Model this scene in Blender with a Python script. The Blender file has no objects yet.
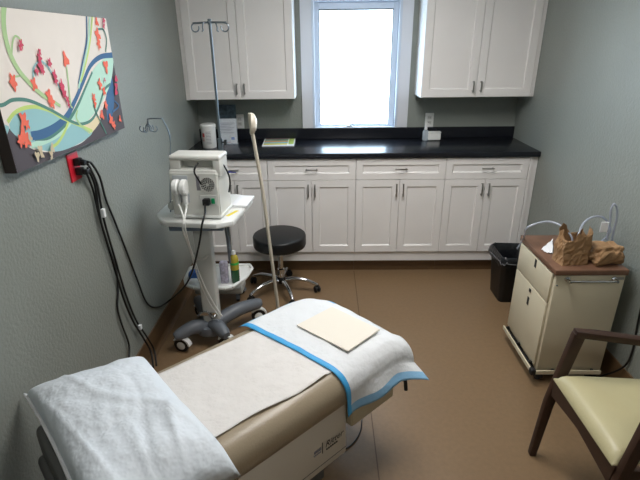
import bpy, bmesh, math, random
from mathutils import Vector, Matrix
random.seed(7)
sc = bpy.context.scene
COL = sc.collection
PI = math.pi

# ------------------------------------------------------------------ camera
F_PX = 466.53; PITCH = 0.400150; YAW = -0.017091; ROLL = -0.012202
CAM = Vector((1.0552, 0.0, 1.7215))

def ray(u, v):
    c, s = math.cos(ROLL), math.sin(ROLL); a, b = u-320, v-240
    r = (c*a+s*b)/F_PX; up = -(-s*a+c*b)/F_PX; f = 1.0
    c, s = math.cos(PITCH), math.sin(PITCH); y = f*c+up*s; z = -f*s+up*c
    c, s = math.cos(YAW), math.sin(YAW)
    return Vector((c*r+s*y, -s*r+c*y, z))

def at(u, v, x=None, y=None, z=None):
    """world point seen at a photo position, on the plane x=, y= or z="""
    d = ray(u, v)
    t = (x-CAM.x)/d.x if x is not None else (y-CAM.y)/d.y if y is not None else (z-CAM.z)/d.z
    return CAM + d*t

cd = bpy.data.cameras.new('camera'); cam = bpy.data.objects.new('camera', cd); COL.objects.link(cam)
fw = ray(320, 240); rt = (ray(320+F_PX, 240)-fw).normalized(); upv = (ray(320, 240-F_PX)-fw).normalized(); fw = fw.normalized()
m = Matrix((rt, upv, -fw)).transposed().to_4x4(); m.translation = CAM
cam.matrix_world = m
cd.sensor_fit = 'HORIZONTAL'; cd.sensor_width = 36; cd.lens = F_PX*36/640; cd.clip_start = 0.02
sc.camera = cam

# ------------------------------------------------------------------ materials
def lin(c):
    c = c/255.0
    return c/12.92 if c <= .04045 else ((c+.055)/1.055)**2.4

def mat(name, rgb, rough=.5, metal=0., spec=.5, var=0., vscale=8, bump=0., bscale=60, coat=0., alpha=1., trans=0., sheen=0., bdetail=2, bdist=.01, emit=0., var_rough=0., translucent=0.):
    m = bpy.data.materials.new(name); m.use_nodes = True
    nt = m.node_tree; b = nt.nodes['Principled BSDF']
    col = (lin(rgb[0]), lin(rgb[1]), lin(rgb[2]), 1)
    b.inputs['Base Color'].default_value = col
    b.inputs['Roughness'].default_value = rough
    b.inputs['Metallic'].default_value = metal
    b.inputs['Specular IOR Level'].default_value = spec
    b.inputs['Coat Weight'].default_value = coat
    b.inputs['Transmission Weight'].default_value = trans
    b.inputs['Alpha'].default_value = alpha
    b.inputs['Sheen Weight'].default_value = sheen
    if emit:
        b.inputs['Emission Color'].default_value = col
        b.inputs['Emission Strength'].default_value = emit
    tc = nt.nodes.new('ShaderNodeTexCoord')
    n = nt.nodes.new('ShaderNodeTexNoise'); n.inputs['Scale'].default_value = vscale; n.inputs['Detail'].default_value = 5
    nt.links.new(tc.outputs['Object'], n.inputs['Vector'])
    if var:
        r = nt.nodes.new('ShaderNodeValToRGB')
        lo = tuple(x*(1-var) for x in col[:3])+(1,); hi = tuple(min(1, x*(1+var)) for x in col[:3])+(1,)
        r.color_ramp.elements[0].position = .3; r.color_ramp.elements[0].color = lo
        r.color_ramp.elements[1].position = .7; r.color_ramp.elements[1].color = hi
        nt.links.new(n.outputs['Fac'], r.inputs['Fac']); nt.links.new(r.outputs['Color'], b.inputs['Base Color'])
    if bump:
        n2 = nt.nodes.new('ShaderNodeTexNoise'); n2.inputs['Scale'].default_value = bscale; n2.inputs['Detail'].default_value = bdetail
        nt.links.new(tc.outputs['Object'], n2.inputs['Vector'])
        bp = nt.nodes.new('ShaderNodeBump'); bp.inputs['Strength'].default_value = bump; bp.inputs['Distance'].default_value = bdist
        nt.links.new(n2.outputs['Fac'], bp.inputs['Height']); nt.links.new(bp.outputs['Normal'], b.inputs['Normal'])
    if var_rough:
        mr = nt.nodes.new('ShaderNodeMapRange'); mr.inputs['To Min'].default_value = rough-var_rough; mr.inputs['To Max'].default_value = rough+var_rough
        nt.links.new(n.outputs['Fac'], mr.inputs['Value']); nt.links.new(mr.outputs['Result'], b.inputs['Roughness'])
    return m

M = dict(
    wall=mat('sage_wall_paint', (136, 141, 135), .42, var=.05, vscale=2.5, bump=.35, bscale=75, bdetail=4, spec=.45),
    ceiling=mat('ceiling_white', (225, 224, 218), .9, bump=.3, bscale=90),
    floor=mat('brown_sheet_vinyl', (128, 104, 77), .40, var=.06, vscale=45, bump=.06, bscale=120, spec=.4, var_rough=.05),
    seam=mat('floor_weld', (92, 70, 48), .6),
    base=mat('brown_cove_base', (104, 80, 54), .5, var=.05),
    white=mat('white_cabinet_paint', (230, 227, 225), .4, var=.015, vscale=5, spec=.45),
    trim=mat('white_trim_paint', (216, 218, 224), .35),
    vinylwin=mat('white_window_vinyl', (205, 215, 228), .35),
    seal=mat('window_seal', (120, 122, 122), .6),
    counter=mat('black_laminate', (22, 24, 31), .24, var=.25, vscale=90, spec=.5),
    nickel=mat('brushed_nickel', (170, 168, 165), .32, 1.),
    chrome=mat('chrome', (205, 208, 212), .12, 1.),
    steel=mat('steel_tube', (140, 150, 158), .28, 1.),
    glasspane=None,
    black=mat('black_plastic', (9, 9, 10), .45),
    blackvinyl=mat('black_vinyl', (11, 13, 16), .42, bump=.06, bscale=200),
    rubber=mat('black_rubber', (18, 18, 19), .6),
    liner=mat('bin_liner', (22, 24, 28), .28, bump=.8, bscale=30, bdetail=4),
    clearliner=mat('liner_edge', (120, 122, 126), .25, bump=.8, bscale=60, alpha=.75),
    grey=mat('grey_cast_base', (98, 103, 110), .42),
    lightgrey=mat('pale_grey_plastic', (203, 204, 200), .42),
    cartwhite=mat('cart_white_plastic', (226, 227, 224), .35),
    devwhite=mat('device_white', (212, 212, 206), .4),
    devgrey=mat('device_label_grey', (186, 190, 194), .5),
    bluegrey=mat('blue_grey_drawer', (105, 118, 135), .4),
    cream=mat('cream_plastic', (190, 182, 166), .4),
    creammetal=mat('cream_enamel', (206, 197, 172), .38, var=.02),
    tan=mat('taupe_upholstery', (152, 138, 116), .34, var=.03, vscale=12, bump=.08, bscale=150, spec=.5),
    tablepanel=mat('table_panel_putty', (198, 191, 178), .4),
    tableext=mat('table_extension_putty', (172, 162, 136), .45),
    darkpanel=mat('table_grey_head_shade', (96, 96, 94), .5),
    paper=mat('exam_paper', (217, 213, 209), .8, var=.02, vscale=25, bump=.6, bscale=12, bdetail=7, bdist=.022),
    pad=mat('pad_white', (216, 218, 220), .8, bump=.6, bscale=9, bdetail=4, bdist=.03),
    padblue=mat('pad_blue_band', (62, 158, 214), .6, bump=.1, bscale=50),
    padhem=mat('pad_blue_hem', (132, 178, 212), .6, bump=.2, bscale=40),
    case=mat('pillow_case_paper', (218, 225, 232), .62, bump=.7, bscale=6, bdetail=4, bdist=.05),
    casehem=mat('pillow_hem', (236, 236, 238), .7),
    card=mat('cream_card', (222, 215, 202), .8),
    white2=mat('white_paper', (235, 236, 238), .8),
    bluegreypaper=mat('dark_photo_print', (74, 92, 104), .4, var=.5, vscale=40),
    wood=mat('walnut_laminate', (112, 82, 64), .42, var=.2, vscale=14),
    darkwood=mat('espresso_wood', (54, 33, 22), .5, var=.22, vscale=22),
    seat=mat('pale_olive_vinyl', (186, 177, 138), .42, var=.03, vscale=9, bump=.08, bscale=120),
    kraft=mat('kraft_paper', (156, 122, 86), .75, var=.08, vscale=18, bump=.6, bscale=28, bdetail=4),
    tube=mat('clear_tubing', (190, 197, 212), .15, alpha=.6, spec=.8),
    red=mat('red_outlet', (205, 34, 52), .35),
    canvasside=mat('canvas_dark_edge', (62, 53, 50), .7),
    lamplens=mat('lamp_lens', (228, 224, 214), .25),
    green=mat('green_switch', (20, 150, 95), .35),
    greenliq=mat('green_bottle_glass', (34, 92, 58), .18, spec=.6),
    yellowliq=mat('yellow_liquid', (176, 160, 62), .25),
    greenlabel=mat('green_label', (60, 170, 70), .5),
    yellow=mat('yellow_sticker', (228, 208, 60), .5),
    bluepen=mat('blue_pen', (38, 50, 130), .35),
    bluebag=mat('blue_packet', (60, 110, 190), .4),
    pinkpack=mat('printed_packet', (188, 182, 200), .5, var=.35, vscale=60),
    labelgrey=mat('printed_text_grey', (132, 130, 138), .6),
    redink=mat('red_ink', (196, 84, 84), .6),
    blueink=mat('blue_ink', (60, 120, 215), .6),
    logo=mat('logo_ink', (40, 38, 36), .5),
    clear=mat('clear_plastic', (210, 220, 228), .1, alpha=.45, spec=.8),
    acrylic=mat('acrylic', (205, 215, 225), .08, alpha=.25, spec=.8),
    shadowslot=mat('dark_slot', (20, 20, 20), .6),
    a_cream=mat('art_ground', (232, 223, 214), .75, var=.02),
    a_charcoal=mat('art_charcoal', (84, 78, 84), .75),
    a_aqua=mat('art_aqua', (150, 196, 200), .7), a_mint=mat('art_mint', (186, 224, 206), .7),
    a_navy=mat('art_navy', (62, 104, 146), .7), a_lime=mat('art_lime', (196, 218, 124), .7),
    a_teal=mat('art_teal', (84, 134, 122), .7), a_sage=mat('art_sage', (176, 206, 150), .7),
    a_coral=mat('art_coral', (240, 112, 88), .7), a_rose=mat('art_rose', (204, 66, 96), .7), a_beige=mat('art_beige', (206, 190, 158), .7),
    a_orange=mat('art_tan', (232, 214, 178), .7),
)
em = bpy.data.materials.new('frosted_daylit_glass'); em.use_nodes = True
b = em.node_tree.nodes['Principled BSDF']; b.inputs['Base Color'].default_value = (.8, .85, .9, 1); b.inputs['Roughness'].default_value = .3
b.inputs['Emission Color'].default_value = (.60, .81, 1., 1); b.inputs['Emission Strength'].default_value = 4.6
M['glasspane'] = em
lm = bpy.data.materials.new('ceiling_light_diffuser'); lm.use_nodes = True
b = lm.node_tree.nodes['Principled BSDF']; b.inputs['Emission Color'].default_value = (1, .975, .95, 1); b.inputs['Emission Strength'].default_value = 9.6
M['lightpanel'] = lm

# ------------------------------------------------------------------ mesh helpers
def link(o): COL.objects.link(o); return o

def obj(name, bm, m, parent=None, smooth=None, mats=None):
    """bm in world space; parent is an empty (location, z rotation) or a part below one"""
    me = bpy.data.meshes.new(name)
    bmesh.ops.recalc_face_normals(bm, faces=bm.faces[:])
    if parent is not None:
        bm.transform(WM[parent.name].inverted())
    bm.to_mesh(me); bm.free()
    for mm in (mats or [m]): me.materials.append(mm)
    o = bpy.data.objects.new(name, me); link(o)
    if parent is not None: o.parent = parent
    WM[o.name] = WM[parent.name].copy() if parent is not None else Matrix()
    if smooth is not None:
        for p in me.polygons: p.use_smooth = True
        if smooth: me.set_sharp_from_angle(angle=math.radians(smooth))
    return o
WM = {}

def thing(name, label, cat, loc=(0, 0, 0), rz=0, group=None):
    o = bpy.data.objects.new(name, None); o.empty_display_size = .05; link(o)
    o.location = loc; o.rotation_euler = (0, 0, rz)
    WM[o.name] = Matrix.Translation(Vector(loc)) @ Matrix.Rotation(rz, 4, 'Z')
    return tag(o, label, cat, group)

def tag(o, label, cat, group=None):
    o['label'] = label; o['category'] = cat
    if group: o['group'] = group
    return o

def struct(name, bm, m, parent=None, smooth=None):
    o = obj(name, bm, m, parent, smooth)
    if parent is None: o['kind'] = 'structure'
    return o

def NB(): return bmesh.new()

def box(bm, x0, x1, y0, y1, z0, z1, bev=0, seg=2, M4=None, mi=0):
    r = bmesh.ops.create_cube(bm, size=1)
    vs = r['verts']
    for v in vs:
        v.co = Vector(((x0+x1)/2+v.co.x*(x1-x0), (y0+y1)/2+v.co.y*(y1-y0), (z0+z1)/2+v.co.z*(z1-z0)))
    fs = set(f for v in vs for f in v.link_faces)
    if bev:
        es = list(set(e for v in vs for e in v.link_edges))
        r = bmesh.ops.bevel(bm, geom=es, offset=bev, segments=seg, profile=.5, affect='EDGES')
        fs = set(r['faces']) | set(f for f in fs if f.is_valid)
        vs = list(set(v for f in fs for v in f.verts))
    if M4 is not None:
        for v in vs: v.co = M4 @ v.co
    for f in fs: f.material_index = mi
    return bm

def prism(bm, pts, z0, z1, bev=0, seg=2, M4=None):
    """polygon pts (x,y) extruded z0..z1"""
    a = [bm.verts.new((x, y, z0)) for x, y in pts]; c = [bm.verts.new((x, y, z1)) for x, y in pts]
    n = len(pts)
    f0 = bm.faces.new(a[::-1]); f1 = bm.faces.new(c)
    side = [bm.faces.new((a[i], a[(i+1) % n], c[(i+1) % n], c[i])) for i in range(n)]
    vs = a+c
    if bev:
        es = list(f1.edges)+list(f0.edges)
        r = bmesh.ops.bevel(bm, geom=es, offset=bev, segments=seg, profile=.5, affect='EDGES')
        vs = list(set([v for f in r['faces'] for v in f.verts] + [v for v in vs if v.is_valid]))
    if M4 is not None:
        for v in vs: v.co = M4 @ v.co
    return bm

def rrect(x0, x1, y0, y1, r, n=6):
    out = []
    for cx, cy, a0 in ((x1-r, y1-r, 0), (x0+r, y1-r, 90), (x0+r, y0+r, 180), (x1-r, y0+r, 270)):
        for i in range(n+1):
            a = math.radians(a0+90*i/n); out.append((cx+r*math.cos(a), cy+r*math.sin(a)))
    return out

def lathe(bm, prof, center=(0, 0, 0), n=32, M4=None):
    """prof: list of (r,z)"""
    cx, cy, cz = center; rings = []
    allv = []
    for r, z in prof:
        if r < 1e-6:
            v = bm.verts.new((cx, cy, cz+z)); rings.append([v]*n); allv.append(v)
        else:
            ring = [bm.verts.new((cx+r*math.cos(2*PI*i/n), cy+r*math.sin(2*PI*i/n), cz+z)) for i in range(n)]
            rings.append(ring); allv += ring
    for A, B in zip(rings, rings[1:]):
        for i in range(n):
            q = [A[i], A[(i+1) % n], B[(i+1) % n], B[i]]
            u = []
            for v in q:
                if v not in u: u.append(v)
            if len(u) >= 3: bm.faces.new(u)
    for k in (0, -1):
        if rings[k][0] is not rings[k][1]:
            bm.faces.new(rings[k])
    if M4 is not None:
        for v in allv: v.co = M4 @ v.co
    return bm

def smooth_path(pts, sub=8):
    pts = [Vector(p) for p in pts]
    if len(pts) < 3 or sub < 2: return pts
    P = [2*pts[0]-pts[1]]+pts+[2*pts[-1]-pts[-2]]; out = []
    for i in range(1, len(P)-2):
        p0, p1, p2, p3 = P[i-1:i+3]
        for k in range(sub):
            t = k/sub
            out.append(.5*((2*p1)+(p2-p0)*t+(2*p0-5*p1+4*p2-p3)*t*t+(3*p1-p0-3*p2+p3)*t**3))
    out.append(pts[-1]); return out

def tube(bm, pts, r, sub=8, n=8, closed=False):
    """round tube along pts; r may be a number or list of radii at the pts"""
    P = smooth_path(pts, sub)
    L = len(P)
    if isinstance(r, (int, float)): R = [r]*L
    else:
        R = []
        for i in range(L):
            t = i/(L-1)*(len(r)-1); k = min(int(t), len(r)-2); R.append(r[k]*(1-(t-k))+r[k+1]*(t-k))
    T = [(P[min(i+1, L-1)]-P[max(i-1, 0)]).normalized() for i in range(L)]
    ref = Vector((0, 0, 1)) if abs(T[0].z) < .9 else Vector((1, 0, 0))
    nrm = (ref-T[0]*ref.dot(T[0])).normalized(); rings = []
    for i in range(L):
        nrm = (nrm-T[i]*nrm.dot(T[i])).normalized(); bi = T[i].cross(nrm)
        rings.append([bm.verts.new(P[i]+(nrm*math.cos(2*PI*k/n)+bi*math.sin(2*PI*k/n))*R[i]) for k in range(n)])
    for A, B in zip(rings, rings[1:]):
        for k in range(n): bm.faces.new((A[k], A[(k+1) % n], B[(k+1) % n], B[k]))
    bm.faces.new(rings[0][::-1]); bm.faces.new(rings[-1])
    return bm

def bar(bm, pts, w, h, side, sub=1, bev=0):
    """rectangular bar along pts, width w along vector side, height h across; w,h number or list"""
    P = smooth_path(pts, sub); L = len(P); side = Vector(side).normalized()
    def val(q, i):
        if isinstance(q, (int, float)): return q
        t = i/(L-1)*(len(q)-1); k = min(int(t), len(q)-2); return q[k]*(1-(t-k))+q[k+1]*(t-k)
    rings = []
    for i in range(L):
        a = (P[i]-P[i-1]).normalized() if i > 0 else (P[1]-P[0]).normalized()
        c = (P[i+1]-P[i]).normalized() if i < L-1 else a
        if i == 0: a = c
        na, nc = side.cross(a).normalized(), side.cross(c).normalized()
        mi = (na+nc).normalized(); sc_ = 1/max(.4, mi.dot(na))
        W, H = val(w, i)/2, val(h, i)/2
        rings.append([bm.verts.new(P[i]+side*sx*W+mi*sy*H*sc_) for sx, sy in ((-1, -1), (1, -1), (1, 1), (-1, 1))])
    for A, B in zip(rings, rings[1:]):
        for k in range(4): bm.faces.new((A[k], A[(k+1) % 4], B[(k+1) % 4], B[k]))
    bm.faces.new(rings[0][::-1]); bm.faces.new(rings[-1])
    if bev:
        es = [e for e in bm.edges if e.is_valid]
        bmesh.ops.bevel(bm, geom=es, offset=bev, segments=2, profile=.5, affect='EDGES')
    return bm

def text_bm(s, size, M4, shear=0., ext=.0003):
    c = bpy.data.curves.new('t', 'FONT'); c.body = s; c.size = size; c.shear = shear; c.extrude = ext; c.resolution_u = 3
    o = bpy.data.objects.new('t', c); COL.objects.link(o)
    dg = bpy.context.evaluated_depsgraph_get(); me = bpy.data.meshes.new_from_object(o.evaluated_get(dg))
    bm = bmesh.new(); bm.from_mesh(me); bm.transform(M4)
    bpy.data.objects.remove(o); bpy.data.meshes.remove(me); bpy.data.curves.remove(c)
    return bm

# ------------------------------------------------------------------ room
D = 3.9135; W = 2.5943; YB = -1.3; HC = 2.44
gx0, gx1, gz0, gz1 = .943, 1.628, 1.073, 2.03      # rough opening
struct('floor', box(NB(), -.1, W+.1, YB-.1, D+.1, -.05, 0), M['floor'])
struct('ceiling', box(NB(), -.1, W+.1, YB-.1, D+.1, HC, HC+.05), M['ceiling'])
struct('wall_left', box(NB(), -.1, 0, YB, D, 0, HC), M['wall'])
struct('wall_right', box(NB(), W, W+.1, YB, D, 0, HC), M['wall'])
struct('wall_front', box(NB(), -.1, W+.1, YB-.1, YB, 0, HC), M['wall'])
wb = NB()
box(wb, -.1, gx0, D, D+.12, 0, HC); box(wb, gx1, W+.1, D, D+.12, 0, HC)
box(wb, gx0, gx1, D, D+.12, 0, gz0); box(wb, gx0, gx1, D, D+.12, gz1, HC)
struct('wall_back', wb, M['wall'])
# floor welds
struct('trim_1', box(NB(), 1.268, 1.2735, YB, D-.5, 0, .0006), M['seam'])
struct('trim_2', box(NB(), 0.012, W-.012, 3.02, 3.0245, 0, .0006), M['seam']) if False else None
# cove base
def cove(name, ax, pos, a0, a1, s):
    bm = NB()
    prof = [(0, 0), (.030, 0), (.030, .003), (.014, .010), (.007, .022), (.005, .04), (.005, .145), (0, .148)]
    rings = []
    for a in (a0, a1):
        rings.append([bm.verts.new((pos+s*d, a, z) if ax == 'x' else (a, pos+s*d, z)) for d, z in prof])
    n = len(prof)
    for i in range(n): bm.faces.new((rings[0][i], rings[0][(i+1) % n], rings[1][(i+1) % n], rings[1][i]))
    bm.faces.new(rings[0]); bm.faces.new(rings[1])
    struct(name, bm, M['base'])
cove('baseboard_left', 'x', 0, YB, 3.36, 1)
cove('baseboard_right', 'x', W, YB, 3.36, -1)

# window
wd = .012
win = bpy.data.objects.new('window_1', None); link(win); win.location = ((gx0+gx1)/2, D, gz0); win['kind'] = 'structure'
WM['window_1'] = Matrix.Translation(win.location)
bm = NB()   # casing boards on the wall
box(bm, .857, .945, D-.02, D, 1.074, 2.06, .003); box(bm, 1.626, 1.713, D-.02, D, 1.074, 2.06, .003)
box(bm, .857, 1.713, D-.022, D, 2.0455, 2.14, .003)
obj('casing', bm, M['trim'], win)
bm = NB()   # jamb
box(bm, gx0, .962, D-.028, D+.10, 1.074, 2.03, .003); box(bm, 1.607, gx1, D-.028, D+.10, 1.074, 2.03, .003)
box(bm, .962, 1.607, D-.028, D+.10, 2.005, 2.03, .003); box(bm, .962, 1.607, D-.028, D+.10, 1.074, 1.082, .002)
obj('window_frame', bm, M['vinylwin'], win)
bm = NB()   # sash
sx0, sx1, sz0, sz1 = .964, 1.605, 1.083, 2.003
box(bm, sx0, sx0+.036, D+.015, D+.055, sz0, sz1, .004); box(bm, sx1-.038, sx1, D+.015, D+.055, sz0, sz1, .004)
box(bm, sx0+.036, sx1-.038, D+.015, D+.055, sz1-.048, sz1, .004); box(bm, sx0+.036, sx1-.038, D+.015, D+.055, sz0, sz0+.010, .003)
obj('sash', bm, M['vinylwin'], win)
bm = NB()
ix0, ix1, iz0, iz1 = sx0+.036, sx1-.038, sz0+.010, sz1-.048
for a in ((ix0, ix0+.006, iz0, iz1), (ix1-.006, ix1, iz0, iz1), (ix0+.006, ix1-.006, iz1-.010, iz1), (ix0+.006, ix1-.006, iz0, iz0+.005)):
    box(bm, a[0], a[1], D+.020, D+.034, a[2], a[3])
obj('glazing_seal', bm, M['seal'], win)
obj('pane', box(NB(), ix0+.004, ix1-.004, D+.034, D+.040, iz0+.003, iz1-.004), M['glasspane'], win)
bm = NB()
c = at(350, 127, y=D-.015)
tube(bm, [(c.x-.005, D-.012, 1.088), (c.x, D-.035, 1.094), (c.x+.018, D-.045, 1.112), (c.x+.03, D-.045, 1.120)], .0045, 6)
tube(bm, [(c.x+.029, D-.045, 1.12), (c.x+.033, D-.05, 1.137)], .007, 1)
box(bm, c.x-.03, c.x+.02, D-.02, D+.01, 1.082, 1.092, .002)
obj('crank_handle', bm, M['nickel'], win, 40)
bm = NB(); p = at(392, 110, y=D-.01)
tube(bm, [(1.612, D-.030, 1.50), (1.612, D-.034, 1.17)], .0035, 1); box(bm, 1.604, 1.619, D-.042, D-.027, 1.12, 1.175, .003)
obj('sash_lock', bm, M['vinylwin'], win, 40)

# ceiling light fixtures (out of the frame, above); the rear one is added fill
def light_panel(x, y, label, w=.6, l=.95):
    t = thing('ceiling_light', label, 'light', (x, y, HC), 0)
    bm = NB()
    for a in ((x-w/2, x-w/2+.03, y-l/2, y+l/2), (x+w/2-.03, x+w/2, y-l/2, y+l/2), (x-w/2+.03, x+w/2-.03, y-l/2, y-l/2+.03), (x-w/2+.03, x+w/2-.03, y+l/2-.03, y+l/2)):
        box(bm, a[0], a[1], a[2], a[3], HC-.05, HC-.0005)
    obj('frame', bm, M['trim'], t)
    obj('diffuser', box(NB(), x-w/2+.03, x+w/2-.03, y-l/2+.03, y+l/2-.03, HC-.042, HC-.034), M['lightpanel'], t)
light_panel(1.35, 2.05, 'rectangular white ceiling light panel nearest the window wall', .6, 1.2)
light_panel(1.40, -.35, 'added rectangular fill light panel on the ceiling, unseen behind viewpoint', .5, .5)  # added fill behind the camera, brightens the cabinet fronts

# ------------------------------------------------------------------ cabinets
YC = D-.5711            # counter front
YF = YC+.022            # door face plane
YU = D-.2884            # upper door face
HCT = .9843
def shaker(x0, x1, z0, z1, y, th=.019, fr=.052, rec=.009):
    """framed panel door, front at y"""
    bm = NB()
    def ring(x0_, x1_, z0_, z1_, yy): return [bm.verts.new(p) for p in ((x0_, yy, z0_), (x1_, yy, z0_), (x1_, yy, z1_), (x0_, yy, z1_))]
    e = .0015
    R = [ring(x0, x1, z0, z1, y+th), ring(x0, x1, z0, z1, y+e), ring(x0+e, x1-e, z0+e, z1-e, y), ring(x0+fr, x1-fr, z0+fr, z1-fr, y),
         ring(x0+fr+.007, x1-fr-.007, z0+fr+.010, z1-fr-.010, y+rec)]
    for A, B in zip(R, R[1:]):
        for i in range(4): bm.faces.new((A[i], A[(i+1) % 4], B[(i+1) % 4], B[i]))
    bm.faces.new(R[-1]); bm.faces.new(R[0][::-1])
    return bm
def pull(x, z, y, length, vertical):
    bm = NB(); h = length/2; off = .024
    if vertical:
        bar(bm, [(x, y, z-h+.006), (x, y-off, z-h), (x, y-off-.003, z), (x, y-off, z+h), (x, y, z+h-.006)], .009, .006, (1, 0, 0))
    else:
        bar(bm, [(x-h+.006, y, z), (x-h, y-off, z), (x, y-off-.003, z), (x+h, y-off, z), (x+h-.006, y, z)], .008, .006, (0, 0, 1))
    return bm
def base_unit(x0, x1, xm, label, filler=None):
    t = thing('base_cabinet', label, 'cabinet', ((x0+x1)/2, D-.3, 0), 0, 'white base cabinets under the counter')
    a = x0 if filler is None or filler[0] == 1 else x0
    bm = NB()
    lo, hi = x0, x1
    if filler: lo, hi = filler
    box(bm, lo+.0006, hi-.0006, YF+.02, D-.002, .110, HCT-.0385)
    obj('body', bm, M['white'], t)
    obj('kick_board', box(NB(), lo+.0006, hi-.0006, YF+.075, YF+.09, 0.0005, .1095), M['base'], t)
    g = .0015; zt = HCT-.046; zd = zt-.158
    d = obj('drawer', shaker(x0+g, x1-g, zd+.0015, zt, YF, fr=.047), M['white'], t)
    obj('handle', pull((x0+x1)/2, (zd+zt)/2+.004, YF, .083, False), M['nickel'], d, 50)
    for (p, q, s) in ((x0, xm, 1), (xm, x1, -1)):
        dr = obj('door', shaker(p+g, q-g, .195, zd-.0015, YF), M['white'], t)
        obj('handle', pull((q-.025) if s > 0 else (p+.025), zd-.075, YF, .092, True), M['nickel'], dr, 50)
    if filler:
        bm = NB()
        if filler[0] < x0-.01: box(bm, filler[0]+.001, x0-.002, YF+.003, YF+.02, .195, HCT-.0385)
        if filler[1] > x1+.01:
            box(bm, x1+.002, x1+.026, YF+.001, YF+.02, .155, HCT-.0385, .002); box(bm, x1+.028, filler[1]-.001, YF+.010, YF+.02, .11, HCT-.0385, .002)
        obj('filler_strip', bm, M['white'], t)
    return t
base_unit(.110, .6157, .363, 'white base cabinet at the left end, mostly behind the medical carts', (0.001, .6157))
base_unit(.6157, 1.2689, .9400, 'white base cabinet directly behind the black stool')
base_unit(1.2689, 1.928, 1.5965, 'white base cabinet beneath the window')
base_unit(1.928, 2.532, 2.2289, 'white base cabinet at the right end, behind the black bin', (1.928, W-.001))

t = thing('countertop', 'long black laminate countertop with a low backsplash', 'countertop', (W/2, D-.28, HCT-.038))
bm = NB(); box(bm, .001, W-.001, YC, D-.001, HCT-.038, HCT, .006, 3)
obj('worktop', bm, M['counter'], t, 40)
obj('backsplash', box(NB(), .001, W-.001, D-.022, D-.001, HCT+.0005, 1.0735, .003), M['counter'], t)

def wall_unit(x0, x1, xm, f0, f1, label, strips):
    t = thing('wall_cabinet', label, 'cabinet', ((x0+x1)/2, D-.15, 1.334), 0, 'white wall cabinets')
    obj('body', box(NB(), f0+.001, f1-.0005, YU+.02, D-.001, 1.334, 2.24, .001), M['white'], t)
    for (p, q, s) in ((x0, xm, 1), (xm, x1, -1)):
        dr = obj('door', shaker(p+.0015, q-.0015, 1.336, 2.238, YU, fr=.055), M['white'], t)
        obj('handle', pull((q-.028) if s > 0 else (p+.028), 1.412, YU, .072, True), M['nickel'], dr, 50)
    bm = NB()
    for a, b_ in strips: box(bm, a, b_, YU+.006, YU+.02, 1.334, 2.24, .002)
    obj('filler_strip', bm, M['white'], t)
wall_unit(.030, .8174, .4193, 0, .8174, 'white two-door wall cabinet left of the window', ((.001, .013), (.015, .0285)))
wall_unit(1.7558, 2.566, 2.1612, 1.7558, W, 'white two-door wall cabinet right of the window', ((2.568, 2.579), (2.581, W-.001)))

# wall outlets on the back wall
def plate(name, x, z, label, dark=False):
    t = thing(name, label, 'outlet', (x, D, z))
    obj('cover_plate', box(NB(), x-.035, x+.035, D-.006, D-.0005, z-.057, z+.057, .003), M['cartwhite'], t)
    bm = NB()
    for dz in (-.02, .02): box(bm, x-.017, x+.017, D-.0075, D-.0062, z+dz-.014, z+dz+.014, .0005)
    so = obj('socket', bm, M['lightgrey'], t)
    for dz in (-.02, .02):
        for dx in (-.006, .006): obj('slot', box(NB(), x+dx-.0012, x+dx+.0012, D-.0079, D-.0075, z+dz-.004, z+dz+.006), M['shadowslot'], so)
plate('wall_outlet', 1.895, 1.128, 'white wall outlet above the backsplash, right of the window')
plate('wall_outlet', .34, 1.132, 'white wall outlet behind the paper notices on the left of the counter')

# ------------------------------------------------------------------ canvas painting
t = thing('canvas_painting', 'wide stretched canvas painting of flowers and swirling stems on left wall', 'painting', (0, 1.93, 1.33))
CX = .042; cy0, cy1, cz0, cz1 = 1.478, 2.362, 1.338, 1.836
obj('stretcher', box(NB(), .001, CX, cy0, cy1, cz0, cz1, .002), M['canvasside'], t)
def clipyz(poly):
    """clip polygon of (y,z) to the canvas"""
    for ax, lim, s in ((0, cy0+.001, 1), (0, cy1-.001, -1), (1, cz0+.001, 1), (1, cz1-.001, -1)):
        out = []
        for i in range(len(poly)):
            a, b_ = poly[i-1], poly[i]; ia = s*(a[ax]-lim) >= 0; ib = s*(b_[ax]-lim) >= 0
            if ia != ib:
                k = (lim-a[ax])/(b_[ax]-a[ax]); out.append((a[0]+(b_[0]-a[0])*k, a[1]+(b_[1]-a[1])*k))
            if ib: out.append(b_)
        poly = out
        if not poly: return []
    return poly
def yz(u, v): p = at(u, v, x=CX); return (p.y, p.z)
ART = NB(); ART_M = []; lay = [0]
def aface(poly, mk, new=True):
    poly = clipyz(poly)
    if len(poly) < 3: return
    if mk not in ART_M: ART_M.append(mk)
    if new: lay[0] += 1
    x = CX+.00025+.00012*lay[0]
    try:
        f = ART.faces.new([ART.verts.new((x, y, z)) for y, z in poly]); f.material_index = ART_M.index(mk)
    except ValueError: pass
def stroke(pts, w, mk):
    """ribbon through photo positions; w in metres (number or list)"""
    P = smooth_path([Vector((*yz(*p), 0)) for p in pts], 8); L = len(P); lay[0] += 1
    for i in range(L-1):
        def ww(i):
            if isinstance(w, (int, float)): return w/2
            q = i/(L-1)*(len(w)-1); k = min(int(q), len(w)-2); return (w[k]*(1-(q-k))+w[k+1]*(q-k))/2
        def nn(i):
            T = (P[min(i+1, L-1)]-P[max(i-1, 0)]).normalized(); return Vector((-T.y, T.x, 0))
        a, b_ = P[i]+nn(i)*ww(i), P[i+1]+nn(i+1)*ww(i+1); c, d = P[i+1]-nn(i+1)*ww(i+1), P[i]-nn(i)*ww(i)
        aface([(q.x, q.y) for q in (a, b_, c, d)], mk, False)
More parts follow.
